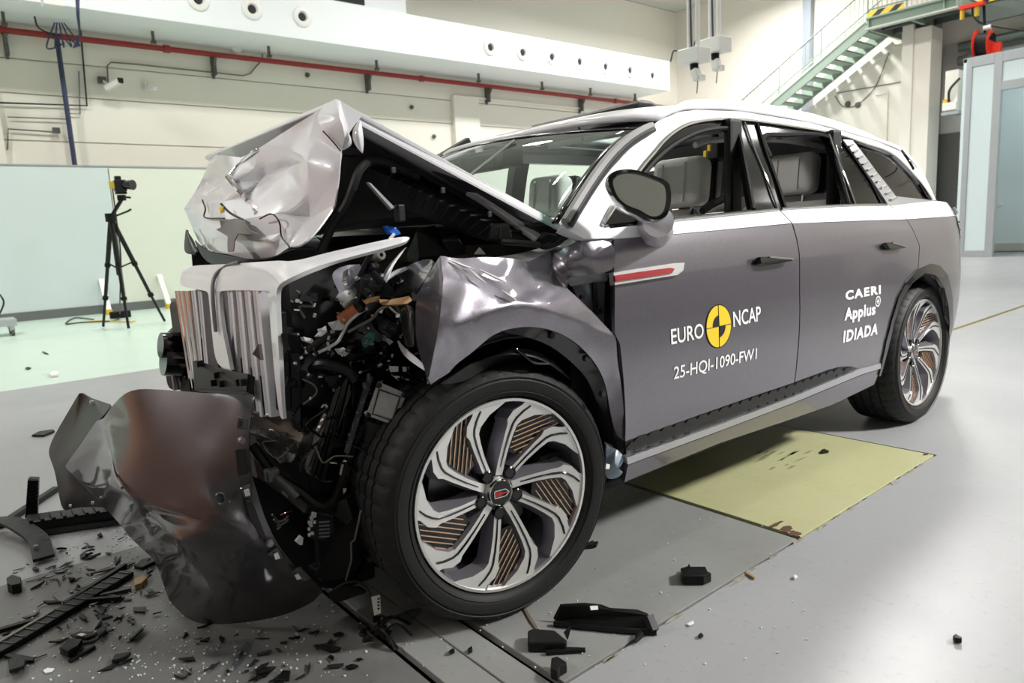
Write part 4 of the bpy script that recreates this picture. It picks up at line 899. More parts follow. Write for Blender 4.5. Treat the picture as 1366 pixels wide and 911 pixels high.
# ---------------------------------------------------------------- wheels
R_ = .297
def wheel(name, c, st, phase, parent):
    # local frame: u along the car, v up, d inward along the axle
    ux = Vector((math.cos(st), math.sin(st), 0)); dn = Vector((-math.sin(st), math.cos(st), 0)); c = Vector(c)
    def W(u, v, d): return c+ux*u+Vector((0, 0, v))+dn*d
    M = Matrix(((ux.x, 0, dn.x, c.x), (ux.y, 0, dn.y, c.y), (0, 1, 0, c.z), (0, 0, 0, 1)))
    To = .392
    wo = bpy.data.objects.new(name, None); COL.objects.link(wo); wo.location = c; attach(wo, parent)
    prof = [(R_*.985, .018), (R_*1.0, .0), (R_*1.03, -.012), (R_*1.09, -.020), (R_*1.17, -.021), (To-.022, -.008), (To-.008, .012), (To-.002, .03)]
    for g in (.065, .115, .165, .215): prof += [(To, g-.02), (To, g-.006), (To-.008, g-.004), (To-.008, g+.004), (To, g+.006)]
    prof += [(To, .235), (To-.003, .245), (To-.02, .262), (R_*1.12, .275), (R_, .26)]
    n = 220; vs = []; fs = []
    for (r, h) in prof:
        for k in range(n):
            rr = r
            if r > To-.03 and k % 5 == 0 and .004 < h < .25: rr = r-.004
            a = 2*math.pi*k/n; z = rr*math.sin(a)
            u = rr*math.cos(a)
            if c.z+z < .004: z = .004-c.z
            vs.append(W(u, z, h))
    for i in range(len(prof)-1):
        for k in range(n): fs.append((i*n+k, i*n+(k+1) % n, (i+1)*n+(k+1) % n, (i+1)*n+k))
    ty = MB().add(vs, fs).build('tyre', 'rubber', wo, 30)
    for rr, nm in ((R_*1.055, 'sidewall_ring'), (R_*1.2, 'sidewall_ring')):
        MB().lathe([(rr-.002, -.0165 if rr < R_*1.1 else -.0205), (rr, -.019 if rr < R_*1.1 else -.0225), (rr+.002, -.0165 if rr < R_*1.1 else -.0195)], 80, M).build(nm, 'rubber', ty)
    MB().lathe([(R_*.97, .012), (R_*.985, .002), (R_*.955, .002), (R_*.94, .02), (R_*.93, .06), (R_*.86, .1), (R_*.84, .2), (R_*.9, .25)], 72, M).build('rim_barrel', 'rim_grey', wo, 40)
    MB().lathe([(R_*.985, .004), (R_*.982, -.004), (R_*.955, -.004), (R_*.95, .006)], 80, M).build('rim_lip', 'rim_face', wo, 40)
    # brake behind the spokes
    MB().lathe([(.0, .13), (.19, .13), (.19, .155), (0, .155)], 40, M).build('brake_disc', 'disc_steel', wo)
    MB().lathe([(.0, .165), (R_*.86, .165), (R_*.86, .17), (0, .17)], 40, M).build('dust_shield', 'black_matte', wo)
    q = MB(); a0 = math.radians(20)
    pts = [W(.2*math.cos(a0+t)*s, .2*math.sin(a0+t)*s, .105) for s, t in ((.72, -.4), (1.05, -.45), (1.08, 0), (1.05, .45), (.72, .4))]
    q.prism(pts, dn*.07).build('brake_caliper', 'brake_dark', wo, 0, bevel=.008)
    def cone(r): return .050*(1-min(1, r))
    def PL(r, th, d=0): return W(R_*r*math.cos(th), R_*r*math.sin(th), cone(r)+d)
    D = math.radians
    ARM = ((.17, 17, 14, 14), (.3, 15, 8, 8), (.45, 13, 5.4, 5.4), (.6, 11.3, 4.7, 4.7), (.71, 10, 4.6, 4.6), (.765, 8.3, 7.2, 6.0), (.85, 4.5, 7.5, 10.5), (.92, 0, 6, 15), (.968, -3, 7.5, 16))
    for g in range(5):
        for tip in (phase-72*g, phase-72*g-36):
            nq = len(ARM)
            La = [(r, D(tip+dt+l)) for r, dt, l, q in ARM]; Ra = [(r, D(tip+dt-q)) for r, dt, l, q in ARM]
            T_ = [PL(*q) for q in La]; Tr = [PL(*q) for q in Ra]; Tc = [PL(r, D(tip+dt+(l-q)/2)) for r, dt, l, q in ARM]
            # machined face, sloping cast flanks
            Lb = [PL(r, a_+.05/max(r, .3), .05) for r, a_ in La]; Rb = [PL(r, a_-.05/max(r, .3), .05) for r, a_ in Ra]
            mb = MB(); F0 = []; F1 = []
            for i in range(nq-1):
                F0 += [(i, nq+i, nq+i+1, i+1), (nq+i, 2*nq+i, 2*nq+i+1, nq+i+1)]
                F1 += [(3*nq+i, i, i+1, 3*nq+i+1), (2*nq+i, 4*nq+i, 4*nq+i+1, 2*nq+i+1)]
            mb.add(T_+Tc+Tr+Lb+Rb, F0); mb.f += [list(f) for f in F1]; mb.m = [0]*len(F0)+[1]*len(F1)
            sp_ = mb.build('spoke', ['rim_face', 'rim_grey'], wo, 20)
            gp = [PL(r, D(tip+dt), -.0008) for r, dt in ((.26, 15.6), (.45, 13), (.6, 11.3), (.72, 9.7), (.78, 7.8), (.86, 3.8), (.925, 0))]
            MB().tube(gp, [.002, .003, .0034, .0036, .0036, .0036, .003], 5).build('groove', 'black_gloss', sp_)
        p = phase-72*g
        cc_ = ((.42, 7), (.6, 6), (.7, 5), (.78, 1), (.85, -5), (.92, -14), (.965, -17)); cw_ = ((.965, -32), (.9, -28), (.85, -24), (.77, -20), (.6, -19), (.42, -17))
        ins = MB().prism([PL(r, D(p+a_), .016) for r, a_ in cc_+cw_], dn*.015).build('spoke_insert', 'black_gloss', wo, 0)
        ring2 = [(R_*r*math.cos(D(p+a_)), R_*r*math.sin(D(p+a_))) for r, a_ in cc_+cw_]; cm = (sum(q[0] for q in ring2)/len(ring2), sum(q[1] for q in ring2)/len(ring2))
        ring3 = [(cm[0]+(q[0]-cm[0])*.86, cm[1]+(q[1]-cm[1])*.93) for q in ring2]
        di = D(p-13-42); dx, dy = math.cos(di), math.sin(di); pxv, pyv = -dy, dx
        for k in range(-9, 10):                          # slanted parallel slats, cut to the outline of the insert
            o = k*.0145; run = []
            for j in range(-60, 61):
                q = (cm[0]+pxv*o+dx*j*.002, cm[1]+pyv*o+dy*j*.002)
                if inside(q, ring3): run.append(q)
            if len(run) > 5:
                e3 = [W(q[0], q[1], cone(math.hypot(*q)/R_)+.013) for q in (run[0], run[-1])]
                MB().bar(e3[0], e3[1], .0022, .004, up=tuple(dn)).build('copper_slat', 'copper', ins, 0)
        la = D(p-16); q = W(R_*.22*math.cos(la), R_*.22*math.sin(la), .038)
        MB().lathe([(0, -.004), (.0135, -.004), (.0165, -.007), (.0195, -.005), (.021, .03)], 14, Matrix(((ux.x, 0, dn.x, q.x), (ux.y, 0, dn.y, q.y), (0, 1, 0, q.z), (0, 0, 0, 1)))).build('wheel_bolt', 'black_gloss', wo)
    MB().lathe([(.0, .030), (R_*.14, .036), (R_*.165, .045), (R_*.2, .07)], 30, M).build('hub', 'rim_face', wo, 40)
    cap = MB().lathe([(.0, .024), (R_*.115, .025), (R_*.125, .030), (R_*.125, .045)], 30, M).build('centre_cap', 'black_gloss', wo, 40)
    MB().lathe([(R_*.118, .026), (R_*.128, .022), (R_*.138, .026), (R_*.14, .045)], 30, M).build('cap_ring', 'chrome', cap, 40)
    e = R_*.08
    for (u0, v0, u1, v1, m) in ((-e, -.45*e, e*.6, -.45*e, 'chrome'), (-e, .45*e, e*.6, .45*e, 'chrome'), (e*.6, .45*e, e*1.1, 0, 'chrome'), (e*1.1, 0, e*.6, -.45*e, 'chrome'), (-e, .45*e, -e, -.45*e, 'chrome'), (-e, 0, e, 0, 'badge_red'), (-e*.85, .2*e, 0, .2*e, 'badge_red'), (-e*.85, -.2*e, 0, -.2*e, 'badge_red')):
        MB().bar(W(u0, v0, .0225), W(u1, v1, .0225), .003, .002, up=tuple(dn)).build('cap_emblem', m, cap, 0)
    return wo
fw = wheel('front_wheel', (.222, .109, .386), -.144, 67.5, car)
rw = wheel('rear_wheel', (3.11, .045, .390), 0, 60, car)
for xx in (.24, 3.11):                                  # right-hand wheels, seen only under the car
    c = Vector((xx, 1.84, .39)); M = Matrix(((1, 0, 0, c.x), (0, 0, -1, c.y), (0, 1, 0, c.z), (0, 0, 0, 1)))
    wo = MB().lathe([(.28, .0), (.30, -.015), (.37, -.015), (.388, .02), (.389, .23), (.36, .26), (.28, .26)], 60, M).build('right_wheel', 'rubber', car, 30)
    MB().lathe([(0, .03), (.27, .02), (.285, 0)], 40, M).build('rim_barrel', 'rim_grey', wo, 30)
# ---------------------------------------------------------------- crushed front
mat('tan_tape', srgb(.87, .70, .52), .6, noise=.2, nscale=60)
mat('orange_tube', srgb(.78, .45, .28), .45, noise=.25, nscale=40)
mat('circuit_green', srgb(.05, .42, .28), .4, noise=.4, nscale=120)
mat('blue_plastic', srgb(.12, .42, .85), .35)
mat('foam_white', srgb(.88, .88, .88), .8, noise=.08, nscale=50)
mat('lens_frost', srgb(.78, .78, .84), .2, coat=.5)
mat('cast_metal', srgb(.48, .48, .49), .5, .6, noise=.3, nscale=60)
mat('foil_metal', srgb(.55, .54, .54), .3, .8, noise=.4, nscale=30, bump=.9, bscale=40)
mat('bracket_tan', srgb(.52, .46, .42), .55, .3, noise=.2, nscale=20)
mat('bay_black', (.006, .006, .007), .55, noise=.3, nscale=20)
mat('bumper_back', srgb(.13, .13, .135), .45, noise=.15, nscale=10, spec=.35)
mat('ecu_metal', srgb(.74, .74, .75), .5, .2, noise=.2, nscale=60)
mat('paper_label', srgb(.9, .9, .88), .6)
mat('washer_blue', srgb(.62, .68, .74), .35, noise=.1, nscale=30)
def zc(o, pts, y=None):                           # crop coordinates (x, y[, depth]) to photograph coordinates with a depth
    ox, oy, s = o; return [(ox+p[0]/s, oy+p[1]/s, p[2] if len(p) > 2 else y) for p in pts]
C1, C3, C8, CF, CH = (220, 110, 3.794), (40, 500, 3.252), (0, 630, 2.846), (530, 300, 4.269), (430, 190, 4.018)
G1, G2, G3, G4, CW = (370, 320, 4.554), (330, 500, 4.554), (330, 660, 4.554), (200, 300, 3.645), (560, 420, 3.503)
def crumple(name, m, outline, ridges=(), pts=(), parent=None, th=.004, sub=2, crease=.75, rc=.45, jit=0, seed=1, smooth=50):
    """sheet metal bent along ridges: corner points are real places in the hall, joined by a constrained triangulation"""
    V = []; E = []
    n = len(outline); V += list(outline); E += [(i, (i+1) % n) for i in range(n)]
    for r in ridges:
        idx = []
        for p in r:
            k = next((i for i, q in enumerate(V) if abs(q[0]-p[0])+abs(q[1]-p[1]) < .3), None)
            if k is None: V.append(p); k = len(V)-1
            idx.append(k)
        E += list(zip(idx, idx[1:]))
    V += list(pts)
    r = delaunay_2d_cdt([Vector((p[0], p[1])) for p in V], E, [], 0, 1e-3)
    v2, e2, f2, ov = r[0], r[1], r[2], r[3]; ring = [(p[0], p[1]) for p in outline]; rnd = random.Random(seed); P3 = []
    for v, o in zip(v2, ov):
        if o: y = V[o[0]][2]
        else:
            a = sorted(V, key=lambda p: (p[0]-v.x)**2+(p[1]-v.y)**2)[:2]; y = (a[0][2]+a[1][2])/2
        P3.append(at(v.x, v.y, y=y+rnd.uniform(-jit, jit)))
    F = [tuple(f) for f in f2 if inside(sum((v2[i] for i in f), Vector((0, 0)))/len(f), ring)]
    used = sorted({i for f in F for i in f}); mp_ = {k: i for i, k in enumerate(used)}
    FF = []
    for f in F:
        a, b, c = (P3[i] for i in f[:3]); f = [mp_[i] for i in f]
        if (b-a).cross(c-a).dot(CP-a) < 0: f.reverse()
        FF.append(f)
    mb = MB(); mb.add([P3[i] for i in used], FF)
    o = mb.build(name, m, parent or car, 0, solid=th, off=-1)
    me = o.data; me.shade_smooth()
    at_ = me.attributes.new('crease_edge', 'FLOAT', 'EDGE')
    con = set()
    for a, b in E:
        con.add(frozenset((a, b)))
    src = {}
    for k, oo in zip(range(len(v2)), ov):
        for q in oo: src.setdefault(k, set()).add(q)
    cnt = {}
    for p in me.polygons:
        for ek in p.edge_keys: cnt[ek] = cnt.get(ek, 0)+1
    for e in me.edges:
        a, b = used[e.vertices[0]], used[e.vertices[1]]
        isr = any(frozenset((i, j)) in con for i in src.get(a, ()) for j in src.get(b, ()))
        k = tuple(sorted(e.vertices)); at_.data[e.index].value = crease if cnt.get(k, 0) == 1 else (rc if isr else 0)
    o.modifiers.clear()
    if sub: md = o.modifiers.new('sub', 'SUBSURF'); md.levels = md.render_levels = sub; md.boundary_smooth = 'PRESERVE_CORNERS'
    md = o.modifiers.new('solid', 'SOLIDIFY'); md.thickness = th; md.offset = -1
    md = o.modifiers.new('split', 'EDGE_SPLIT'); md.split_angle = math.radians(smooth); md.use_edge_sharp = False
    return o
def ptube(name, m, pts, r, parent=None, n=8, sm=True):
    P = [at(*p[:2], y=p[2]) for p in pts]; return MB().tube(spline(P, 4) if sm and len(P) > 2 else P, r, n).build(name, m, parent or car)
def pslab(name, m, pts, th, parent=None, bevel=.003):  # a thick flat piece facing the viewer's side of the car
    P = [at(p[0], p[1], y=p[2]) for p in pts]; nr = (P[1]-P[0]).cross(P[2]-P[0]).normalized(); c = sum(P, Vector())/len(P)
    if nr.dot(CP-c) > 0: nr = -nr
    return MB().prism(P, nr*th).build(name, m, parent or car, 0, bevel=bevel)

# --- left front fender
fe_out = zc(CF, [(245, 172, .06), (330, 195, .07), (420, 186, .08), (560, 182, .09), (690, 196, .085), (740, 218, .08), (800, 182, .11), (875, 146, .12), (960, 128, .08), (1035, 84, .06), (1235, 80, .045),
    (1238, 170, .02), (1248, 262, .012), (1120, 282, .02), (968, 296, .04), (966, 362, .03), (1030, 416, .02), (1120, 505, .015), (1200, 592, .012), (1246, 634, .006),
    (1252, 780, .005), (1276, 905, .006), (1290, 1060, .012), (1300, 1225, .03), (1245, 1215, .06), (1210, 1060, .04), (1190, 905, .02), (1140, 800, .01), (1060, 702, .0), (950, 622, -.005), (830, 582, -.01), (700, 578, -.012), (590, 602, -.01), (520, 640, -.005), (420, 735, .01), (330, 792, .02), (300, 842, .03), (232, 880, .03), (170, 907, .03), (162, 832, .07), (108, 700, .16), (102, 560, .17), (102, 450, .17), (130, 352, .15)])
fe_rid = [zc(CF, [(245, 172, .06), (262, 300, .0), (255, 450, -.012), (228, 630, -.015), (170, 907, .03)]),
          zc(CF, [(228, 630, -.015), (300, 585, -.012), (440, 522, -.015), (560, 470, -.018), (680, 446, -.02), (800, 456, -.02), (950, 520, -.012), (1080, 570, 0), (1246, 634, .006)]),
          zc(CF, [(245, 172, .06), (350, 230, .052), (500, 300, .035), (620, 380, .008), (680, 446, -.02)]),
          zc(CF, [(740, 218, .08), (735, 285, .06), (840, 330, .03), (966, 362, .03)]),
          zc(CF, [(875, 146, .12), (880, 260, .085), (935, 335, .05), (966, 362, .03)]),
          zc(CF, [(960, 128, .08), (975, 200, .03), (968, 296, .04)]), zc(CF, [(1035, 84, .06), (1065, 170, .026), (1120, 282, .02)])]
fender = crumple('front_fender', 'paint_grey', fe_out, fe_rid, zc(CF, [(420, 330, .024), (560, 250, .062), (640, 300, .038), (700, 370, .012), (820, 400, .0), (930, 440, .0), (1080, 480, .01), (360, 450, .004), (180, 500, .07), (190, 330, .07), (150, 640, .09), (1150, 180, .028), (920, 230, .06), (420, 620, -.012), (850, 520, -.018), (1150, 700, -.002), (1220, 780, 0), (600, 540, -.018)]), rc=.8)
crumple('torn_fold', 'paint_grey', zc(CF, [(245, 172, .065), (130, 352, .16), (102, 395, .22), (60, 330, .34), (0, 290, .42), (-40, 285, .46), (0, 262, .42), (110, 205, .24)]), pts=zc(CF, [(110, 290, .26)]), parent=fender)
crumple('fender_inner_edge', 'paint_dark', zc(CF, [(102, 450, .18), (10, 455, .3), (20, 560, .28), (40, 690, .24), (100, 705, .18), (102, 560, .18)]), [zc(CF, [(60, 453, .20), (75, 560, .16), (70, 700, .22)])], parent=fender)
crumple('torn_lip', 'paint_white', zc(CF, [(0, 660, .27), (30, 700, .24), (165, 800, .10), (165, 835, .08), (90, 790, .17), (20, 730, .26)]), parent=fender)
crumple('fender_flange', 'paint_white', zc(G1, [(640, 195, .40), (700, 120, .40), (785, 38, .42), (765, 75, .40), (700, 160, .36), (660, 255, .32), (645, 240, .34)]), [zc(G1, [(785, 38, .42), (690, 140, .36), (645, 240, .34)])], parent=fender)
crumple('fender_flange', 'paint_white', zc(G1, [(660, 250, .33), (690, 190, .36), (760, 170, .36), (850, 135, .3), (760, 190, .33), (700, 215, .34)]), parent=fender)
crumple('fender_top_strip', 'paint_white', zc(CF, [(560, 182, .16), (700, 165, .24), (860, 118, .24), (960, 60, .2), (1035, 84, .07), (960, 126, .09), (875, 144, .13), (800, 180, .12), (740, 216, .09), (690, 194, .13)]), [zc(CF, [(800, 180, .12), (850, 140, .18), (960, 60, .2)])])
crumple('cowl_corner', 'paint_white', zc(CF, [(945, 0, .16), (960, 60, .19), (1035, 82, .065), (1240, 78, .05), (1235, 40, .06), (1160, -40, .09), (1060, -70, .12)]))
for px, py, r in ((870, 628, .012), (1067, 758, .012), (1108, 870, .012)): 
    pass
fl = crumple('arch_flange', 'paint_dark', zc(CF, [(595, 604, .02), (700, 580, .018), (830, 584, .02), (950, 626, .02), (1058, 706, .025), (1138, 804, .03), (1188, 905, .04), (1200, 1060, .06), (1180, 1080, .08), (1130, 1000, .08), (1100, 905, .07), (1050, 832, .06), (960, 752, .055), (870, 684, .05), (760, 642, .05), (660, 622, .04)]), sub=1)
for px, py in ((870, 628), (1067, 758), (1160, 960)):
    p = zc(CF, [(px, py, .03)])[0]; M = Matrix.Translation(at(p[0], p[1], y=.022)) @ Matrix.Rotation(math.radians(90), 4, 'X'); MB().lathe([(0, .012), (.009, .012), (.011, 0)], 12, M).build('clip_hole', 'bay_black', fl)
P = [at(*q[:2], y=q[2]) for q in zc(CF, [(700, 577, .01), (830, 580, .01), (950, 620, .012), (1060, 702, .015), (1140, 802, .02), (1192, 905, .03), (1212, 1060, .05), (1240, 1215, .07)])]
MB().tube(spline(P, 5), .006, 6).build('arch_seal', 'rubber', fl)
pslab('fender_tab', 'cast_metal', zc(CF, [(172, 870, .025), (215, 845, .025), (236, 880, .025), (190, 912, .025)]), .004, fender)
strg = [at(*q[:2], y=q[2]) for q in zc(CF, [(255, 770, .2), (300, 855, .2)])]
# scratches through the paint, flakes of bare white
for pts in ([(405, 245, .035), (450, 290, .02), (505, 332, .012)], [(470, 255, .05), (560, 300, .03), (620, 326, .018)], [(595, 372, -.004), (640, 405, -.01), (685, 435, -.02)], [(300, 200, .06), (380, 235, .05), (440, 250, .045)]):
    q = zc(CF, pts); P = [at(a, b, y=c-.008) for a, b, c in q]; MB().tube(P, [.0015, .004, .001], 4).build('scratch', 'foam_white', fender)
# silver structure showing in the gap behind the fender
gp = crumple('hinge_pillar', 'inner_silver', zc(CF, [(965, 290, .14), (1240, 262, .12), (1245, 640, .12), (1120, 520, .12), (1010, 400, .13)]), [zc(CF, [(1100, 275, .07), (1120, 400, .07), (1125, 520, .12)]), zc(CF, [(1180, 268, .08), (1190, 400, .08), (1200, 590, .12)])], sub=1)
pslab('pillar_slot', 'bay_black', zc(CF, [(1118, 300, .055), (1142, 300, .055), (1150, 520, .085), (1122, 500, .085)]), .01, gp)
pslab('gap_edge', 'black_gloss', zc(CF, [(1222, 265, .02), (1238, 265, .02), (1240, 632, .015), (1215, 590, .02)]), .03, gp)
pslab('torn_bracket', 'cast_metal', zc(CF, [(975, 296, .035), (1110, 276, .03), (1225, 268, .02), (1222, 296, .03), (1130, 300, .04), (1000, 322, .045)]), .02, gp)
for px, py in ((1050, 410), (1148, 488), (1190, 320)): MB().box(at(*zc(CF, [(px, py, .07)])[0][:2], y=.075), (.012, .012, .012)).build('bolt', 'black_plastic', gp, 0)
# washer bottle piece hanging behind the wheel, inner strut
crumple('washer_bottle', 'washer_blue', zc(CW, [(872, 610, .06), (920, 628, .05), (950, 650, .04), (955, 690, .04), (925, 720, .05), (948, 735, .05), (935, 760, .06), (862, 778, .09), (868, 690, .08)]), [zc(CW, [(920, 628, .05), (905, 690, .03), (925, 720, .05)])], th=.02)
pslab('bottle_label', 'paper_label', zc(CW, [(872, 695, .05), (890, 700, .05), (886, 722, .05), (868, 720, .05)]), .003, None)
pslab('sill_end', 'black_plastic', zc(CW, [(950, 640, .06), (968, 660, .05), (970, 740, .07), (940, 780, .08), (860, 800, .10), (868, 775, .1), (940, 750, .07)]), .05)
crumple('strut_tower', 'inner_silver', zc(CW, [(700, 240, .42), (745, 260, .36), (800, 330, .3), (818, 440, .28), (790, 460, .34), (730, 360, .42)]), [zc(CW, [(745, 260, .36), (770, 350, .3), (790, 460, .34)])], sub=1)
# wheel house liner, torn over the tyre
wl_ = []
for a in range(-10, 112, 10):
    t = math.radians(a); wl_.append([Vector((.25+.455*math.cos(t), y, .40+.455*math.sin(t))) for y in (.10, .25, .45)])
MB().grid(wl_).build('wheel_house_liner', 'bay_black', car, 50, solid=.008)
MB().box((.3, .52, .6), (1.0, .03, .95)).build('wheel_house_wall', 'bay_black', car, 0)
crumple('torn_liner', 'black_plastic', zc(CF, [(250, 905, .05), (420, 790, .09), (560, 730, .09), (680, 690, .08), (800, 720, .08), (900, 775, .07), (985, 880, .06), (960, 905, .12), (860, 800, .14), (700, 745, .14), (520, 800, .12), (380, 905, .1)]), [zc(CF, [(420, 790, .09), (640, 720, .05), (830, 760, .06), (985, 880, .06)])], jit=.01)
ptube('liner_edge', 'black_gloss', zc(CF, [(680, 708, .06), (725, 745, .06), (780, 785, .06), (860, 790, .06)]), .004)

# --- hood: rear half risen to a ridge, front half folded down over the grille
HL = at(745, 297, y=.15); PK = at(449, 131, y=.42); PR_ = Vector((PK.x+.05, 1.78, PK.z)); HR = Vector((HL.x, 1.75, HL.z))
nrm = (PK-HL).cross(Vector((0, 1, 0))).normalized(); nrm = nrm if nrm.z > 0 else -nrm
hood = MB().prism([HL, PK, PR_, HR], -nrm*.016).build('hood', 'paint_white', car, 0, bevel=.004)
o1, o2 = Vector((-.004, -.030, -.030)), Vector((-.004, -.022, -.034))
MB().prism([HL+Vector((0, 0, .001)), PK+Vector((.04, 0, -.024)), PK+Vector((.04, 0, -.024))+o2, HL+o1], -nrm*.006).build('hood_edge', 'paint_white', hood, 0)
crumple('hood_inner_frame', 'paint_grey', zc(CH, [(345, -50, .44), (505, 22, .37), (860, 252, .26), (1190, 424, .17), (1180, 425, .17), (1100, 436, .20), (830, 294, .30), (740, 244, .33), (605, 176, .38), (500, 90, .43), (410, 10, .46)]), [zc(CH, [(345, -50, .44), (520, 68, .39), (740, 205, .31), (1100, 428, .20)])], parent=hood, th=.012, sub=1)
pslab('frame_ledge', 'rail_white', zc(CH, [(775, 262, .30), (835, 270, .29), (1175, 492, .18), (1150, 518, .18), (870, 318, .28), (830, 292, .30)]), .02, hood)
pslab('frame_end', 'black_plastic', zc(CH, [(1085, 435, .2), (1180, 412, .18), (1270, 440, .15), (1180, 482, .17)]), .05, hood)
crumple('hood_insulation', 'bay_black', zc(CH, [(210, -60, .62), (330, -70, .5), (410, 10, .5), (610, 178, .43), (700, 215, .42), (560, 220, .6), (330, 110, .7), (100, 70, .62)]), parent=hood, sub=1)
hb = MB().prism([HL+Vector((-.02, .06, -.05)), PK+Vector((.06, .10, -.055)), PR_+Vector((.06, -.1, -.055)), HR+Vector((-.02, -.06, -.05))], -nrm*.012).build('hood_liner', 'bay_black', hood, 0)
CY = (1.78, 1.45, 1.15, .95, .75, .55, .42)
hr = [[(228, 362), (300, 368), (385, 380), (470, 336), (620, 240), (765, 150), (860, 84)],
      [(206, 460), (240, 498), (332, 468), (450, 436), (620, 372), (742, 270), (822, 252)],
      [(150, 560), (195, 580), (328, 505), (480, 500), (640, 420), (722, 400), (890, 350)],
      [(94, 640), (198, 606), (300, 600), (420, 572), (580, 600), (727, 560), (884, 470)],
      [(104, 652), (202, 684), (300, 690), (400, 692), (560, 660), (735, 680), (858, 622)],
      [(140, 740), (215, 800), (310, 800), (430, 800), (590, 760), (625, 770), (780, 740)],
      [(165, 800), (212, 858), (312, 868), (440, 898), (560, 880), (632, 830), (690, 832)]]
H = [[zc(C1, [(p[0], p[1], CY[j])])[0] for j, p in enumerate(r)] for r in hr]
dj = {(1, 2): -.05, (1, 4): -.05, (2, 1): .06, (2, 3): .05, (2, 5): -.03, (3, 1): -.05, (3, 3): .05, (3, 4): -.06, (4, 1): -.12, (4, 2): -.13, (4, 3): -.12, (4, 4): -.08, (4, 5): .03, (5, 1): -.16, (5, 2): -.13, (5, 3): -.16, (5, 4): -.12, (6, 1): -.08, (6, 2): -.08, (6, 3): -.1, (6, 4): -.06, (5, 6): .0, (4, 6): .02}
for (i, j), d in dj.items(): p = H[i][j]; H[i][j] = (p[0], p[1], p[2]+d)
out = H[0]+[zc(C1, [(895, 345, .40)])[0]]+[H[k][6] for k in (2, 3, 4, 5, 6)]+H[6][::-1][1:]+[H[k][0] for k in (5, 4, 3, 2, 1)]
rid = [[H[i][j] for i in range(7)] for j in (2, 3, 4, 5)]+[H[3][0:4], H[4], H[2][1:6], H[5][1:5]]
hf = crumple('hood_front', 'paint_white', out, rid, [H[1][1], H[2][1], H[3][5], H[5][5]]+zc(C1, [(560, 440, .86), (560, 520, .80), (680, 480, .62), (520, 430, .9), (620, 660, .62), (800, 560, .46), (800, 420, .47), (680, 250, .68), (460, 640, .84), (250, 760, 1.1), (510, 800, .66), (560, 720, .68), (680, 760, .54), (380, 540, .95), (250, 540, 1.3)]), parent=hood, th=.005, rc=.9, jit=.024, seed=4, smooth=18)
# bright folded tip of the ridge and the chrome spear that ran down the middle
crumple('ridge_tip', 'paint_white', zc(C1, [(770, 160, .54), (812, 112, .47), (862, 82, .40), (886, 92, .39), (1004, 160, .36), (950, 225, .36), (932, 258, .36), (958, 318, .36), (895, 346, .38), (845, 290, .40), (802, 246, .42), (775, 200, .46)]), [zc(C1, [(862, 82, .40), (888, 180, .33), (915, 270, .34), (895, 346, .38)]), zc(C1, [(886, 92, .39), (932, 258, .36)])], parent=hood, rc=.6, smooth=28)
crumple('ridge_flap', 'paint_white', zc(C1, [(935, 252, .34), (990, 182, .33), (1010, 290, .32), (1002, 362, .33), (962, 322, .34)]), [zc(C1, [(990, 182, .33), (970, 270, .31), (1002, 362, .33)])], parent=hood)
crumple('torn_edge', 'black_plastic', zc(C1, [(895, 346, .39), (962, 322, .36), (1002, 362, .35), (890, 375, .40)]), parent=hood, sub=1)
ptube('chrome_spear', 'chrome', zc(C1, [(330, 468, 1.12), (385, 405, 1.1), (450, 350, .95), (488, 335, .93)]), .006, hood)
ptube('chrome_spear', 'chrome', zc(C1, [(318, 480, 1.12), (375, 550, .96), (425, 610, .96), (465, 665, .80)]), .009, hood)
crumple('bare_patch', 'primer_grey', zc(C1, [(276, 700, .99), (315, 698, .95), (352, 688, .90), (396, 694, .79), (410, 720, .75), (425, 745, .71), (468, 766, .66), (415, 768, .73), (370, 765, .80), (352, 800, .82), (345, 855, .80), (318, 858, .86), (316, 812, .87), (318, 780, .89), (290, 762, .98), (258, 744, 1.05), (284, 732, 1.0)]), parent=hood, sub=0, th=.003)
pslab('yellow_sticker', 'decal_yellow', zc(C1, [(275, 635, .99), (296, 625, .97), (298, 655, .97), (280, 662, .98)]), .004, hood, 0)
ptube('torn_seam', 'black_plastic', zc(C1, [(285, 615, 1.0), (330, 660, .93), (395, 695, .82)]), .004, hood)
ptube('torn_seam', 'black_plastic', zc(C1, [(190, 595, 1.36), (205, 640, 1.3), (202, 684, 1.26), (300, 688, 1.0)]), .003, hood)
ptube('torn_seam', 'black_plastic', zc(C1, [(480, 690, .72), (540, 665, .64), (580, 710, .60), (590, 780, .60), (630, 832, .53)]), .0025, hood)
ptube('torn_seam', 'black_plastic', zc(C1, [(800, 246, .41), (850, 300, .385), (890, 348, .375)]), .002, hood)
crumple('torn_plastic', 'black_plastic', zc(C1, [(105, 740, 1.75), (150, 800, 1.6), (170, 860, 1.5), (140, 870, 1.55), (92, 868, 1.7), (100, 790, 1.75)]), [zc(C1, [(105, 740, 1.75), (125, 810, 1.6), (140, 870, 1.55)])], jit=.02, th=.01)
crumple('hood_lip_underside', 'black_plastic', zc(C1, [(150, 800, 1.5), (215, 865, 1.3), (330, 875, 1.0), (450, 905, .75), (560, 890, .66), (640, 835, .52), (760, 850, .45), (800, 900, .5), (500, 945, .8), (330, 930, 1.05), (200, 925, 1.4)]), jit=.02)

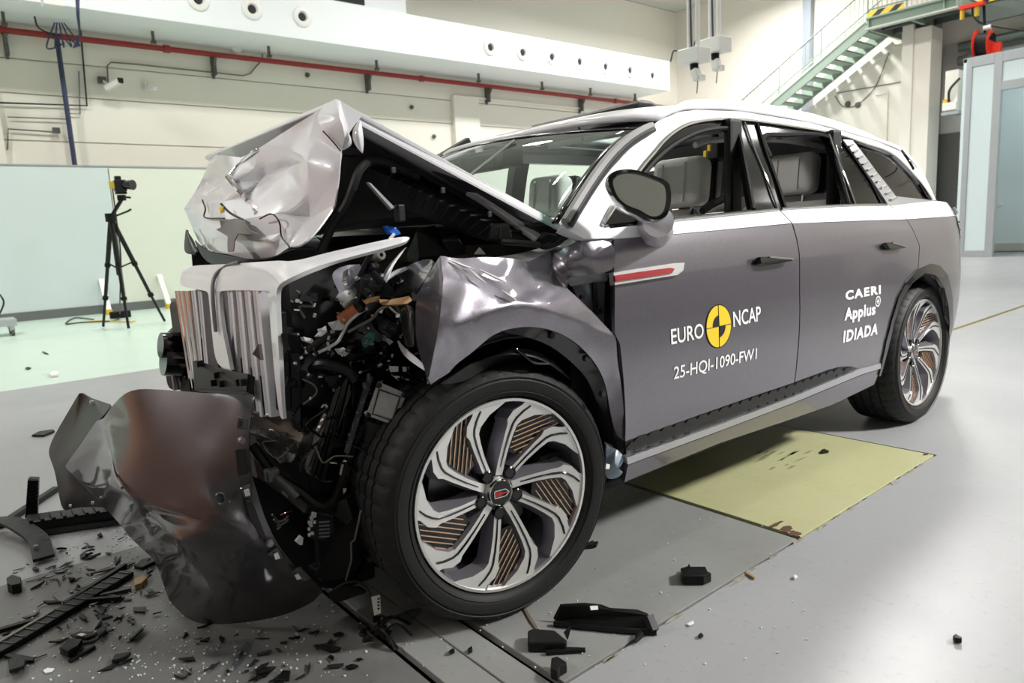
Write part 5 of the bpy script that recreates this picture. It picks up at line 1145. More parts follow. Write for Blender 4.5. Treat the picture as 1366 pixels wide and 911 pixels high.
# --- plenum box, rubber seal, engine bay
pb = crumple('plenum_box', 'black_plastic', zc(CH, [(240, 128, .5), (330, 115, .48), (480, 170, .44), (760, 290, .35), (1000, 410, .27), (1170, 520, .2), (1080, 555, .22), (900, 545, .27), (720, 470, .34), (560, 412, .38), (420, 350, .42), (300, 270, .46)]), [zc(CH, [(240, 128, .5), (350, 180, .42), (560, 270, .35), (760, 360, .29), (1000, 480, .22), (1080, 555, .22)])], th=.02, sub=1)
for t in [k/13 for k in range(1, 13)]:
    a = (lerp(330, 1170, t), lerp(118, 515, t), lerp(.47, .20, t)); b = (lerp(285, 930, t), lerp(240, 548, t), lerp(.43, .24, t)); m_ = (lerp(300, 1010, t), lerp(165, 490, t), lerp(.40, .20, t))
    ptube('box_rib', 'black_plastic', zc(CH, [a, m_, b]), .0045, pb, 5, False)
for px, py in ((380, 150), (645, 258), (895, 385)):
    p = zc(CH, [(px, py, .36-.00022*px+.08)])[0]; MB().box(at(p[0], p[1], y=p[2]-.03), (.016, .008, .018)).build('box_clip', 'bay_black', pb, 0, bevel=.003)
ptube('hood_seal', 'rubber', zc(CH, [(-20, 600, .5), (60, 440, .46), (130, 330, .42), (165, 240, .40), (200, 150, .40), (255, 105, .42), (330, 108, .42), (420, 145, .41), (520, 190, .39)]), [.013]*33, None, 8)
pslab('latch_rod', 'cast_metal', zc(CH, [(238, 208, .36), (262, 215, .36), (392, 348, .33), (370, 360, .33)]), .01)
MB().box(at(*zc(CH, [(415, 380, 0)])[0][:2], y=.34), (.025, .025, .05)).build('latch_body', 'black_plastic', car, 0, bevel=.004)
md_ = pslab('control_module', 'black_plastic', zc(CH, [(905, 450, .2), (1000, 445, .17), (1020, 515, .17), (895, 522, .2)]), .05)
pslab('module_rib', 'black_gloss', zc(CH, [(945, 452, .178), (958, 452, .174), (960, 515, .172), (947, 517, .176)]), .006, md_)
ptube('wiper_arm', 'black_plastic', zc(CH, [(960, 532, .17), (1080, 540, .14), (1165, 550, .12)]), .009)
crumple('cowl_edge', 'black_plastic', zc(CH, [(1165, 480, .18), (1270, 452, .14), (1312, 485, .10), (1270, 535, .10), (1190, 560, .12), (1165, 552, .12), (1240, 530, .13), (1280, 490, .13)]), th=.012)
bp = pslab('blue_plug', 'blue_plastic', zc(CH, [(345, 445, .36), (395, 455, .36), (425, 490, .36), (395, 502, .36), (365, 490, .36)]), .03); ptube('plug_pin', 'white_plastic', zc(CH, [(385, 490, .35), (360, 520, .35)]), .005, bp)
pslab('fuse_cover', 'black_plastic', zc(CH, [(505, 470, .42), (600, 440, .42), (705, 560, .36), (690, 600, .36), (520, 620, .42)]), .12)
pslab('fuse_block', 'black_matte', zc(CH, [(640, 530, .33), (735, 520, .3), (775, 600, .3), (690, 615, .33)]), .08)
pslab('white_fragment', 'foam_white', zc(CH, [(815, 600, .25), (845, 560, .25), (880, 600, .25)]), .006)
MB().box((.58, .95, .72), (.06, 1.6, .85)).build('firewall', 'bay_black', car, 0)
MB().box((.25, 1.0, .62), (.5, .8, .75)).build('drive_unit', 'bay_black', car, 0, bevel=.04)
MB().box((-.02, 1.0, .58), (.09, 1.0, .78)).build('radiator', 'bay_black', car, 0, bevel=.01)
MB().box((.2, 1.62, .7), (.9, .18, .5)).build('right_inner_wing', 'bay_black', car, 0, bevel=.03)
crumple('right_fender', 'paint_grey', [(255, 330, 1.75), (330, 318, 1.75), (480, 330, 1.85), (480, 440, 1.85), (330, 450, 1.8), (262, 420, 1.75)], jit=.02)
# --- grille shell with its slats
gs = zc(G4, [(143, 270, 1.26), (160, 215, 1.26), (205, 195, 1.24), (365, 192, .87), (440, 186, .70), (560, 178, .52), (640, 172, .44), (660, 178, .40), (729, 172, .37), (840, 140, .32), (940, 118, .30), (1080, 85, .28), (1268, 45, .28), (1274, 78, .26), (1100, 122, .27), (940, 165, .28), (810, 200, .29), (729, 236, .30), (660, 268, .32), (625, 290, .34), (610, 330, .36), (620, 500, .38), (632, 740, .40), (645, 905, .42), (648, 945, .42), (625, 940, .44), (590, 560, .44), (575, 330, .45), (566, 318, .46), (340, 316, .80), (336, 330, .82), (345, 480, .80), (375, 620, .78), (392, 706, .76), (320, 690, .88), (305, 560, .88), (290, 400, .89), (284, 330, .90), (276, 318, .92), (150, 305, 1.24)])
gsh = crumple('grille_shell', 'paint_white', gs, [zc(G4, [(160, 240, 1.24), (300, 232, .92), (420, 226, .70), (580, 220, .44), (660, 225, .36), (729, 205, .335), (940, 140, .29), (1268, 60, .27)])], th=.012, sub=2, rc=.2)
ptube('grille_seam', 'cast_metal', zc(G4, [(432, 182, .71), (372, 200, .84), (325, 235, .86), (306, 285, .85), (306, 360, .84), (312, 440, .835), (320, 520, .825)]), .006, gsh)
pslab('shell_chip', 'bay_black', zc(G4, [(498, 628, .52), (526, 580, .49), (538, 658, .48)]), .01, gsh, 0)
MB().box((-.205, .87, .83), (.015, .74, .46)).build('grille_backing', 'bay_black', gsh, 0)
slats = [(151, 226), (167, 240), (185, 254), (206, 268), (232, 284), (264, 306), (338, 385), (370, 418), (408, 455), (450, 505), (492, 552), (534, 596)]
ys_ = [lerp(1.235, .475, (xt-150)/(560-150)) for xt, xb in slats]
for k, (xt, xb) in enumerate(slats):
    sp_ = abs(ys_[k]-ys_[k+1]) if k < len(slats)-1 else abs(ys_[k]-ys_[k-1])
    if k == 5: sp_ = .05
    yb = 800 if k < 8 else 925; a = zc(G4, [(xt, 318, 0)])[0]; b = zc(G4, [(xb, yb, 0)])[0]
    A = at(a[0], a[1], x=-.285); B = at(b[0], b[1], x=-.275)
    def bar_(name, m, dy, wd, pr, x0=0):         # ridged bar: flat root, proud rounded nose
        mb = MB(); q = [Vector((x0+.02, dy-wd/2, 0)), Vector((x0-pr*.8, dy-wd*.3, 0)), Vector((x0-pr, dy, 0)), Vector((x0-pr*.8, dy+wd*.3, 0)), Vector((x0+.02, dy+wd/2, 0))]
        mb.add([A+v for v in q]+[B+v for v in q], [(i, i+1, i+6, i+5) for i in range(4)]+[(0, 1, 2, 3, 4), (9, 8, 7, 6, 5)]); return mb.build(name, m, gsh, 25)
    if k < 4: bar_('slat', 'chrome', 0, sp_*.8, .022)
    elif k < 6: bar_('slat', 'paint_white', 0, sp_*.62, .014); bar_('slat_fin', 'chrome', sp_*.42, sp_*.22, .020)
    else: bar_('slat', 'paint_white', -sp_*.12, sp_*.5, .014); bar_('slat_fin', 'chrome', sp_*.27, sp_*.2, .018)
npb = pslab('number_plate_bracket', 'black_plastic', zc(G4, [(205, 662, 1.06), (228, 655, 1.03), (300, 682, .9), (420, 715, .68), (478, 722, .58), (470, 812, .6), (215, 800, 1.06)]), .025)
for px, py in ((242, 675), (325, 730), (310, 768), (350, 772), (432, 765), (455, 765)): MB().box(at(*zc(G4, [(px, py, 0)])[0][:2], y=lerp(1.02, .6, (px-220)/250)-.015), (.02, .012, .02)).build('bracket_slot', 'bay_black', npb, 0)
for px, py in ((30, 440), (35, 540), (60, 700)):
    pass
ff = MB()
for a, b in (((625, 420), (650, 900)), ((690, 520), (700, 900)), ((640, 520), (729, 530)), ((640, 640), (729, 650)), ((640, 760), (729, 770))):
    p, q = zc(G4, [(*a, .5), (*b, .52)]); ff.bar(at(*p[:2], y=.5), at(*q[:2], y=.52), .045, .03)
ff.build('shutter_frame', 'black_plastic', car, 0, bevel=.003)
# right headlamp shell, broken open
hl = crumple('right_headlamp', 'black_plastic', zc(G4, [(58, 545, 1.72), (110, 495, 1.72), (158, 458, 1.7), (162, 480, 1.65), (120, 530, 1.68), (88, 570, 1.7), (100, 680, 1.66), (120, 800, 1.6), (82, 802, 1.66), (70, 660, 1.7)]), jit=.015, th=.02)
for px, py, r in ((158, 588, .055), (170, 662, .065)):
    p = zc(G4, [(px, py, 1.5)])[0]; q = at(p[0], p[1], y=1.5); MB().lathe([(0, -.03), (r*.7, -.03), (r, 0), (r*.9, .08), (0, .08)], 20, Matrix.Translation(q) @ Matrix.Rotation(math.radians(-80), 4, 'Y')).build('lamp_projector', 'black_gloss', hl)
for pts in ([(112, 540), (150, 800)], [(128, 530), (175, 770)], [(100, 600), (128, 800)]): ptube('lamp_reflector', 'cast_metal', zc(G4, [(*pts[0], 1.6), (*pts[1], 1.52)]), .012, hl, 6, False)
pslab('lamp_foot', 'black_matte', zc(G4, [(150, 760, 1.5), (200, 745, 1.4), (235, 800, 1.3), (150, 805, 1.5)]), .06, hl)
# --- broken things in the open left corner
lb = crumple('left_headlamp_body', 'lens_frost', zc(G1, [(325, 205, .47), (368, 172, .45), (430, 152, .43), (502, 148, .42), (516, 186, .40), (478, 242, .40), (446, 300, .40), (400, 330, .42), (352, 356, .45), (376, 318, .44), (345, 260, .46)]), [zc(G1, [(368, 172, .45), (400, 230, .38), (376, 318, .44)]), zc(G1, [(430, 152, .43), (425, 240, .36), (400, 330, .42)])], th=.03)
pslab('lamp_slot', 'primer_grey', zc(G1, [(400, 190, .375), (435, 168, .375), (420, 240, .36), (392, 250, .36)]), .01, lb)
ptube('lamp_socket', 'foam_white', zc(G1, [(415, 330, .42), (450, 385, .40)]), .026, lb, 12, False)
ptube('orange_motor', 'orange_tube', zc(G1, [(388, 490, .42), (488, 412, .38)]), .019, None, 12, False)
ptube('motor_cap', 'black_plastic', zc(G1, [(484, 416, .38), (516, 392, .37)]), .021, None, 12, False)
crumple('tan_strip', 'tan_tape', zc(G1, [(622, 382, .30), (690, 362, .27), (800, 340, .24), (818, 366, .24), (790, 386, .24), (690, 394, .27), (640, 396, .30)]), th=.012, jit=.006, sub=0)
crumple('tan_strip', 'tan_tape', zc(G1, [(522, 372, .34), (560, 350, .33), (622, 340, .32), (600, 362, .32), (540, 392, .34)]), th=.01, jit=.006, sub=0)
ptube('edge_strip', 'foam_white', zc(G1, [(212, 702, .47), (350, 632, .43), (390, 580, .41), (430, 505, .39), (490, 450, .37), (548, 414, .36)]), .0045)
ptube('edge_strip', 'cable_grey', zc(G1, [(430, 560, .38), (500, 520, .36), (575, 478, .34), (620, 425, .32), (680, 398, .3)]), .004)
ptube('harness_tube', 'black_plastic', zc(G1, [(150, 690, .5), (260, 610, .47), (380, 545, .45), (440, 500, .43)]), .013)
ptube('harness_tube', 'black_plastic', zc(G1, [(165, 660, .5), (300, 575, .47), (420, 520, .45)]), .010)
ptube('coolant_hose', 'black_plastic', zc(G1, [(212, 790, .48), (250, 758, .45), (330, 765, .42), (430, 800, .40), (470, 850, .40)]), .016)
for pts in ([(325, 505), (370, 485), (412, 512), (400, 540), (350, 545)], [(242, 580), (262, 540), (295, 520), (300, 555), (275, 582)], [(366, 662), (400, 652), (442, 682), (425, 696), (385, 690)], [(655, 590), (680, 600), (705, 620), (680, 640)], [(160, 590), (205, 598), (212, 625), (170, 612)]):
    crumple('foam_fragment', 'foam_white', zc(G1, pts, .40), th=.012, jit=.01, sub=0, smooth=15)
cb_ = crumple('circuit_board', 'circuit_green', zc(G1, [(514, 630, .34), (518, 592, .34), (552, 566, .33), (590, 562, .33), (592, 600, .33), (560, 638, .34), (530, 656, .34)]), th=.004, sub=0)
for k in range(7): rr_ = random.Random(k); p = zc(G1, [(rr_.uniform(525, 580), rr_.uniform(580, 635), .33)])[0]; MB().box(at(p[0], p[1], y=.325), (.008, .006, .006)).build('chip', 'cast_metal', cb_, 0)
for a, b, w_ in (((500, 225), (582, 55), .022), ((545, 190), (600, 150), .03), ((560, 180), (700, 320), .03), ((490, 380), (540, 230), .028), ((590, 330), (700, 330), .022), ((700, 340), (820, 250), .018), ((740, 330), (830, 300), .02), ((470, 260), (560, 330), .03), ((520, 300), (640, 290), .03), ((820, 290), (845, 380), .03)):
    p, q = zc(G1, [(*a, .36), (*b, .33)]); MB().bar(at(*p[:2], y=.36), at(*q[:2], y=.33), w_, w_*.6).build('broken_bracket', 'black_plastic', car, 0, bevel=.003)
M = Matrix.Translation(at(*zc(G1, [(612, 98, 0)])[0][:2], y=.36)) @ Matrix.Rotation(math.radians(80), 4, 'X'); MB().lathe([(.006, -.02), (.014, -.02), (.017, 0), (.014, .02), (.006, .02)], 14, M).build('bump_stop', 'cable_grey', car)
for pts in ([(600, 470), (690, 440), (740, 500), (720, 590), (650, 600), (610, 540)], [(610, 620), (660, 600), (705, 680), (680, 695), (620, 660)], [(540, 690), (640, 680), (650, 740), (560, 760)], [(650, 420), (720, 410), (735, 500), (690, 480)], [(60, 570), (140, 570), (145, 690), (70, 690)], [(450, 640), (540, 650), (520, 700), (440, 690)]):
    crumple('broken_plastic', 'black_gloss', zc(G1, pts, .37), th=.02, jit=.02, sub=1, smooth=25)
for pts in ([(686, 768), (735, 768), (735, 800), (692, 802)], [(768, 762), (788, 764), (786, 802), (770, 800)], [(700, 825), (745, 828), (735, 852)], [(780, 840), (802, 846), (796, 862)]):
    pslab('white_clip', 'foam_white', zc(G1, pts, .30), .008, None, 0)
ptube('clip_frame', 'black_gloss', zc(G1, [(680, 765, .31), (790, 762, .30), (795, 810, .30), (880, 850, .28), (880, 868, .28), (760, 860, .30), (690, 810, .31)]), .006)
pslab('white_clip', 'foam_white', zc(G1, [(75, 895, .5), (110, 872, .5), (132, 870, .5), (122, 900, .5), (90, 910, .5)]), .01, None, 0)
ptube('white_lead', 'foam_white', zc(G1, [(128, 875, .5), (133, 820, .5), (125, 850, .5)]), .003)
# control unit
ecu = pslab('control_unit', 'ecu_metal', zc(G2, [(795, 42, .30), (968, 120, .26), (890, 308, .27), (722, 246, .31)]), .035)
pslab('unit_cover', 'ecu_metal', zc(G2, [(808, 92, .292), (925, 138, .262), (880, 275, .268), (765, 235, .295)]), .006, ecu, .004)
ptube('unit_gasket', 'bay_black', zc(G2, [(800, 88, .287), (930, 134, .257), (884, 280, .263), (760, 238, .29), (800, 88, .287)]), .0025, ecu, 5, False)
for px, py in ((797, 64), (950, 122), (882, 298), (730, 245)): p = zc(G2, [(px, py, 0)])[0]; MB().lathe([(0, -.008), (.007, -.008), (.009, 0)], 10, Matrix.Translation(at(p[0], p[1], y=lerp(.30, .25, (px-720)/250))) @ Matrix.Rotation(math.radians(-90), 4, 'X')).build('unit_bolt', 'bay_black', ecu)
pslab('unit_bracket', 'black_plastic', zc(G2, [(725, 275, .32), (880, 330, .29), (870, 345, .29), (760, 455, .33), (715, 400, .34)]), .04)
# radiator side frame and cooling fins
crumple('air_guide', 'bay_black', zc(G2, [(505, 60, .50), (545, 30, .48), (570, 60, .46), (480, 200, .44), (400, 380, .44), (320, 572, .48), (282, 500, .54), (320, 400, .54), (430, 210, .52)]), th=.02, sub=1)
for a, b, r in (((560, 70), (395, 610), .009), ((575, 60), (430, 600), .007), ((600, 20), (460, 640), .012), ((545, 90), (385, 560), .006), ((620, 60), (520, 420), .008), ((660, 0), (540, 330), .010)):
    p, q = zc(G2, [(*a, .44), (*b, .44)]); MB().tube([at(*p[:2], y=.44), at(*q[:2], y=.44)], r, 6).build('cooling_fin', 'black_gloss', car)
rl_ = MB(); p, q = zc(G2, [(748, 0, .36), (602, 470, .40)]); rl_.bar(at(*p[:2], y=.36), at(*q[:2], y=.40), .035, .02); ro_ = rl_.build('side_rail', 'black_gloss', car, 0, bevel=.003)
rr_ = random.Random(3)
for k in range(26):
    t = k/25; MB().box(at(*p[:2], y=.345).lerp(at(*q[:2], y=.385), t)+Vector((rr_.uniform(-.012, .012), 0, 0)), (.007, .005, rr_.uniform(.004, .014))).build('rail_clip', 'cast_metal', ro_, 0)
ptube('side_rail', 'black_plastic', zc(G2, [(700, 300, .38), (640, 440, .40), (590, 620, .42), (540, 750, .43), (480, 800, .45), (420, 790, .46), (330, 720, .5), (160, 600, .58), (30, 430, .64)]), .016)
pslab('rail_mark', 'foam_white', zc(G2, [(505, 530, .39), (545, 532, .39), (545, 541, .39), (505, 539, .39)]), .004, None, 0)
pslab('rail_mark', 'foam_white', zc(G2, [(575, 545, .39), (585, 545, .39), (570, 610, .39), (562, 606, .39)]), .004, None, 0)
pslab('rail_mark', 'foam_white', zc(G2, [(585, 690, .38), (604, 690, .38), (600, 705, .38), (586, 722, .38)]), .004, None, 0)
for pts in ([(600, 205), (655, 200), (640, 300), (580, 380), (570, 370)], [(640, 60), (700, 60), (690, 180), (640, 190)], [(535, 380), (600, 400), (590, 440), (525, 445)]): pslab('filler_panel', 'black_plastic', zc(G2, pts, .42), .03)
# crash beam, tan bracket, steering parts low down
crumple('crash_beam', 'foil_metal', zc(G2, [(48, 312, .62), (130, 330, .60), (230, 370, .57), (318, 408, .55), (290, 480, .54), (282, 560, .54), (160, 500, .57), (50, 430, .62)]), [zc(G2, [(48, 350, .58), (150, 400, .55), (300, 450, .51)]), zc(G2, [(50, 400, .62), (170, 450, .58), (285, 520, .54)])], th=.05, jit=.015, sub=1)
crumple('crash_beam_end', 'foil_metal', zc(G2, [(480, 240, .43), (490, 260, .43), (420, 440, .43), (380, 610, .45), (330, 570, .47), (400, 420, .44)]), th=.01, jit=.01)
crumple('beam_bracket', 'bracket_tan', zc(G2, [(20, 230, .66), (220, 262, .60), (300, 300, .58), (305, 345, .57), (360, 350, .54), (320, 410, .55), (230, 370, .58), (70, 292, .66)]), th=.01, sub=0)
pi_ = ptube('steering_pipe', 'cast_metal', zc(G2, [(140, 600, .58), (220, 665, .54), (310, 745, .5)]), .016, None, 12)
MB().box(at(*zc(G2, [(150, 605, 0)])[0][:2], y=.575), (.04, .04, .04)).build('pipe_joint', 'cast_metal', pi_, 0, bevel=.008)
crumple('subframe_rail', 'bracket_tan', zc(G2, [(30, 470, .66), (110, 560, .62), (190, 650, .58), (370, 780, .5), (345, 840, .5), (200, 720, .58), (60, 620, .66)]), th=.05, sub=0)
pslab('rail_label', 'paper_label', zc(G2, [(207, 690, .565), (245, 715, .55), (243, 745, .55), (210, 720, .565)]), .003, None, 0)
mo = pslab('steering_motor', 'black_plastic', zc(G3, [(368, 150, .46), (430, 110, .43), (525, 130, .41), (525, 230, .41), (470, 280, .43), (375, 270, .46)]), .07)
for k in range(5): pslab('motor_rib', 'cast_metal', zc(G3, [(435, 165+22*k, .415), (500, 160+22*k, .40), (500, 168+22*k, .40), (435, 173+22*k, .415)]), .006, mo, 0)
for k in range(16): rq = random.Random(k+40); p = zc(G3, [(rq.uniform(372, 412), rq.uniform(110, 250), 0)])[0]; MB().box(at(p[0], p[1], y=.435), (.006, .006, .008)).build('broken_solder', 'foam_white', mo, 0)
for pts in ([(295, 285), (325, 250), (340, 260), (335, 305), (318, 305)], [(560, 40), (575, 60), (590, 110), (570, 90)]): pslab('white_clip', 'foam_white', zc(G3, pts, .44), .012, None, 0)
crumple('liner_flap', 'black_matte', zc(G3, [(735, 0, .3), (700, 80, .32), (650, 275, .35), (628, 300, .36), (630, 400, .37), (595, 525, .40), (480, 520, .44), (400, 495, .46), (480, 390, .44), (530, 240, .42), (640, 140, .36), (690, 0, .34)]), jit=.012, th=.006)
ptube('flap_edge', 'cable_grey', zc(G3, [(735, 0, .29), (712, 66, .31), (688, 105, .31), (652, 272, .34), (630, 290, .35), (632, 395, .36), (598, 520, .39)]), .003, None, 5, False)
crumple('lower_flap', 'black_matte', zc(G3, [(490, 600, .43), (560, 560, .41), (690, 560, .36), (710, 600, .35), (620, 630, .38), (515, 672, .42)]), th=.02, sub=1)
crumple('flap_corner', 'black_plastic', zc(G3, [(555, 40, .36), (600, 30, .34), (640, 140, .33), (600, 180, .36), (530, 130, .4)]), th=.03, sub=0)
ptube('label_wire', 'bay_black', zc(G3, [(520, 575, .40), (600, 535, .36), (670, 530, .33), (725, 565, .31), (755, 618, .30)]), .003)
tg = pslab('hanging_label', 'paper_label', zc(G3, [(752, 620, .30), (806, 608, .29), (812, 718, .29), (770, 733, .30)]), .002, None, 0)
for k in range(4): pslab('label_print', 'bay_black', zc(G3, [(790, 628+20*k, .288), (803, 626+20*k, .288), (804, 636+20*k, .288), (791, 638+20*k, .288)]), .0008, tg, 0)
ptube('red_lead', 'lamp_red', zc(G3, [(205, 125, .55), (240, 108, .54), (275, 98, .53)]), .003)
for pts in ([(150, 120), (190, 160), (230, 150), (250, 125)], [(180, 190), (220, 175), (250, 150)], [(160, 150), (200, 190), (180, 210)]): ptube('wire_end', 'cast_metal', zc(G3, pts, .55), .003)
ptube('cable_loop', 'black_plastic', zc(G3, [(380, 430, .5), (410, 455, .48), (440, 455, .47), (400, 420, .5)]), .006)
crumple('dark_backing', 'bay_black', [(338, 640, .80), (400, 600, .80), (480, 590, .70), (498, 700, .62), (500, 770, .55), (445, 792, .53), (400, 772, .58), (360, 715, .70)], jit=.01, th=.01)  # added black sheet, stands for shadow and dark parts below the bay
crumple('inner_shield', 'bay_black', [(375, 440, .62), (450, 400, .62), (545, 420, .55), (570, 500, .5), (540, 600, .5), (470, 640, .6), (400, 610, .7), (380, 520, .62)], jit=.01, th=.01)
# the rest of the smashed plastic in the bay, too small to tell apart
rz = random.Random(11); mb = MB()
for k in range(240):
    c = Vector((rz.uniform(-.12, .32), rz.uniform(.44, .95), rz.uniform(.14, 1.02)))
    if c.z > .55 and c.x > .1 and c.y < .5: continue
    rot = Matrix.Rotation(rz.uniform(0, 6.28), 3, Vector((rz.uniform(-1, 1), rz.uniform(-1, 1), rz.uniform(-1, 1))).normalized())
    if k % 4 == 0:
        a = c+rot @ Vector((.08, 0, 0)); b = c-rot @ Vector((.08, 0, 0)); mb.tube(spline([a, c+rot @ Vector((0, .03, 0)), b], 3), rz.uniform(.003, .009), 5)
    else: mb.box(c, (rz.uniform(.03, .15), rz.uniform(.01, .07), rz.uniform(.008, .05)), rot)
mb.build('smashed_plastic', 'black_gloss', car, 30, kind='stuff')

mb = MB(); rz = random.Random(31)
for k in range(110):                              # slivers of bare metal and clips between the black parts
    px, py = rz.uniform(385, 560), rz.uniform(365, 560); y = rz.uniform(.34, .5)
    if py < 400 and px < 440: continue
    c = at(px, py, y=y); mb.box(c, (rz.uniform(.004, .014), .004, rz.uniform(.003, .010)), Matrix.Rotation(rz.uniform(0, 6.28), 3, Vector((rz.uniform(-1, 1), 1, rz.uniform(-1, 1))).normalized()))
mb.build('metal_slivers', 'ecu_metal', car, 0, kind='stuff')
for k in range(26):
    px, py = rz.uniform(390, 530), rz.uniform(380, 640); y = rz.uniform(.36, .5); P = [(px, py, y)]
    for j in range(3): px += rz.uniform(-26, 30); py += rz.uniform(-22, 24); P.append((px, py, y+rz.uniform(-.02, .02)))
    ptube('loose_wire', 'black_gloss' if k % 4 else 'cable_grey', P, rz.uniform(.0015, .004), None, 5)
for k in range(22):
    px, py = rz.uniform(385, 555), rz.uniform(360, 640); y = rz.uniform(.38, .52); P = []
    n = rz.choice((4, 5)); a0 = rz.uniform(0, 6.28); R0 = rz.uniform(8, 24)
    for j in range(n): a_ = a0+2*math.pi*j/n; P.append((px+R0*math.cos(a_)*rz.uniform(.6, 1.2), py+R0*.6*math.sin(a_)*rz.uniform(.6, 1.3), y+rz.uniform(-.02, .02)))
    crumple('broken_plastic', 'black_gloss' if k % 3 else 'black_plastic', P, th=.008, sub=0, smooth=10)
# ---------------------------------------------------------------- torn-off bumper cover leaning on the floor
BU = thing('bumper_cover', 'torn-off dark grey front bumper cover leaning against the crushed grille', 'bumper', (-.45, .8, 0))
bo = zc(C3, [(410, 57, .86), (530, 62, .78), (640, 68, .70), (755, 80, .62), (900, 84, .53), (975, 91, .50), (960, 170, .47), (945, 300, .45), (955, 405, .43), (985, 520, .42), (1040, 690, .42), (1150, 840, .43), (1225, 885, .44)])+zc(C8, [(1225, 452, .46), (1190, 490, .49), (1100, 540, .55), (950, 571, .63), (780, 581, .73), (705, 560, .78), (640, 482, .84), (612, 400, .90), (590, 332, .97), (545, 295, 1.05), (480, 236, 1.2)])+zc(C3, [(400, 655, 1.26), (330, 585, 1.4), (275, 512, 1.5), (220, 468, 1.55), (150, 398, 1.62), (220, 300, 1.42), (288, 200, 1.22), (318, 190, 1.08)])
br = [zc(C3, [(410, 57, .86), (318, 190, 1.08), (350, 330, .93), (382, 470, .76), (480, 580, .66), (620, 680, .52)])+zc(C8, [(690, 310, .56), (770, 380, .55), (800, 450, .60)]),
      zc(C3, [(288, 200, 1.22), (330, 270, 1.1), (350, 330, .93)]), zc(C3, [(150, 398, 1.62), (260, 330, 1.3), (300, 350, 1.2), (270, 500, 1.4)]),
      zc(C3, [(382, 470, .76), (480, 560, .67), (780, 632, .445), (950, 690, .40), (1040, 690, .42)]),
      zc(C8, [(545, 295, 1.05), (548, 160, .98), (560, 130, .9)]), zc(C8, [(612, 400, .90), (612, 300, .80), (660, 260, .70), (690, 310, .56)]), zc(C8, [(640, 482, .84), (720, 420, .70), (780, 412, .58), (800, 450, .60), (760, 520, .70)]),
      zc(C3, [(885, 88, .535), (868, 350, .475), (900, 560, .435), (985, 740, .425), (1100, 890, .455)])+zc(C8, [(1190, 490, .49)])]
bf = crumple('cover', 'paint_dark', bo, br, zc(C3, [(560, 200, .71), (560, 380, .66), (700, 300, .59), (740, 450, .52), (640, 540, .57), (480, 250, .755), (450, 400, .735), (800, 250, .55), (850, 620, .41), (1000, 860, .50), (900, 800, .46), (760, 760, .47)])+zc(C8, [(900, 420, .50), (850, 520, .62), (1000, 500, .56), (720, 500, .74), (690, 380, .72), (1100, 470, .51), (600, 260, .84)]), parent=BU, th=.004, rc=.8, crease=.95, smooth=30)
fp = crumple('far_panel', 'bumper_back', zc(C3, [(215, 75, 1.72), (240, 92, 1.7), (350, 128, 1.35), (320, 182, 1.2), (286, 202, 1.3), (210, 310, 1.5), (152, 398, 1.66), (220, 470, 1.6), (275, 515, 1.55), (325, 575, 1.5), (240, 572, 1.62), (172, 580, 1.78), (132, 602, 1.9), (112, 400, 2.02), (70, 345, 2.1), (100, 270, 2.0), (160, 170, 1.85)]), [zc(C3, [(70, 345, 2.1), (152, 398, 1.66)]), zc(C3, [(215, 75, 1.72), (190, 250, 1.72), (112, 400, 2.02)])], pts=zc(C3, [(200, 520, 1.62), (160, 480, 1.7)]), parent=BU, jit=.015, th=.01, smooth=25)
for px, py, s_ in ((268, 120, .012), (298, 130, .014), (175, 568, .008), (272, 555, .009)): MB().box(at(*zc(C3, [(px, py, 0)])[0][:2], y=1.5), (s_, s_, s_)).build('clip', 'foam_white', fp, 0)
ptube('crease_highlight', 'paint_dark', zc(C3, [(350, 330, .95), (370, 440, .80), (400, 490, .72)]), .004, BU)
hp = [(825+17*math.cos(k*math.pi/6), 536+21*math.sin(k*math.pi/6), .40) for k in range(12)]
pslab('sensor_hole', 'bay_black', zc(C3, hp), .01, BU, 0); ptube('sensor_ring', 'paint_dark', zc(C3, [(825+(x-825)*1.15, 536+(y-536)*1.15, z-.002) for x, y, z in hp+hp[:1]]), .003, BU)
for pts, m_ in (([(905, 180), (950, 187), (944, 240), (895, 233)], 'paint_dark'), ([(893, 325), (940, 320), (945, 430), (905, 440)], 'black_plastic'), ([(930, 540), (965, 545), (1030, 720), (1005, 715), (950, 620)], 'black_plastic'), ([(915, 495), (960, 470), (962, 530), (930, 535)], 'paint_dark'), ([(1030, 780), (1075, 745), (1110, 795), (1065, 805)], 'paint_dark'), ([(1130, 860), (1180, 835), (1225, 885), (1190, 900)], 'paint_dark')):
    pslab('flange_pad', m_, zc(C3, pts, .415), .012, BU, .003)
for pts in ([(932, 502), (950, 496), (956, 522), (938, 528)], [(1060, 780), (1076, 772), (1086, 796), (1066, 802)], [(1150, 872), (1165, 864), (1178, 884), (1160, 890)], [(905, 198), (925, 200), (920, 228), (903, 226)]):
    pslab('clip_slot', 'foam_white' if pts[0][0] != 905 else 'bay_black', zc(C3, pts, .405), .006, BU, 0)
for px, py in ((920, 286), (1042, 733)): p = zc(C3, [(px, py, 0)])[0]; MB().lathe([(0, -.006), (.008, -.005), (.011, .004)], 12, Matrix.Translation(at(p[0], p[1], y=.41)) @ Matrix.Rotation(math.radians(-90), 4, 'X')).build('push_rivet', 'cast_metal', BU)
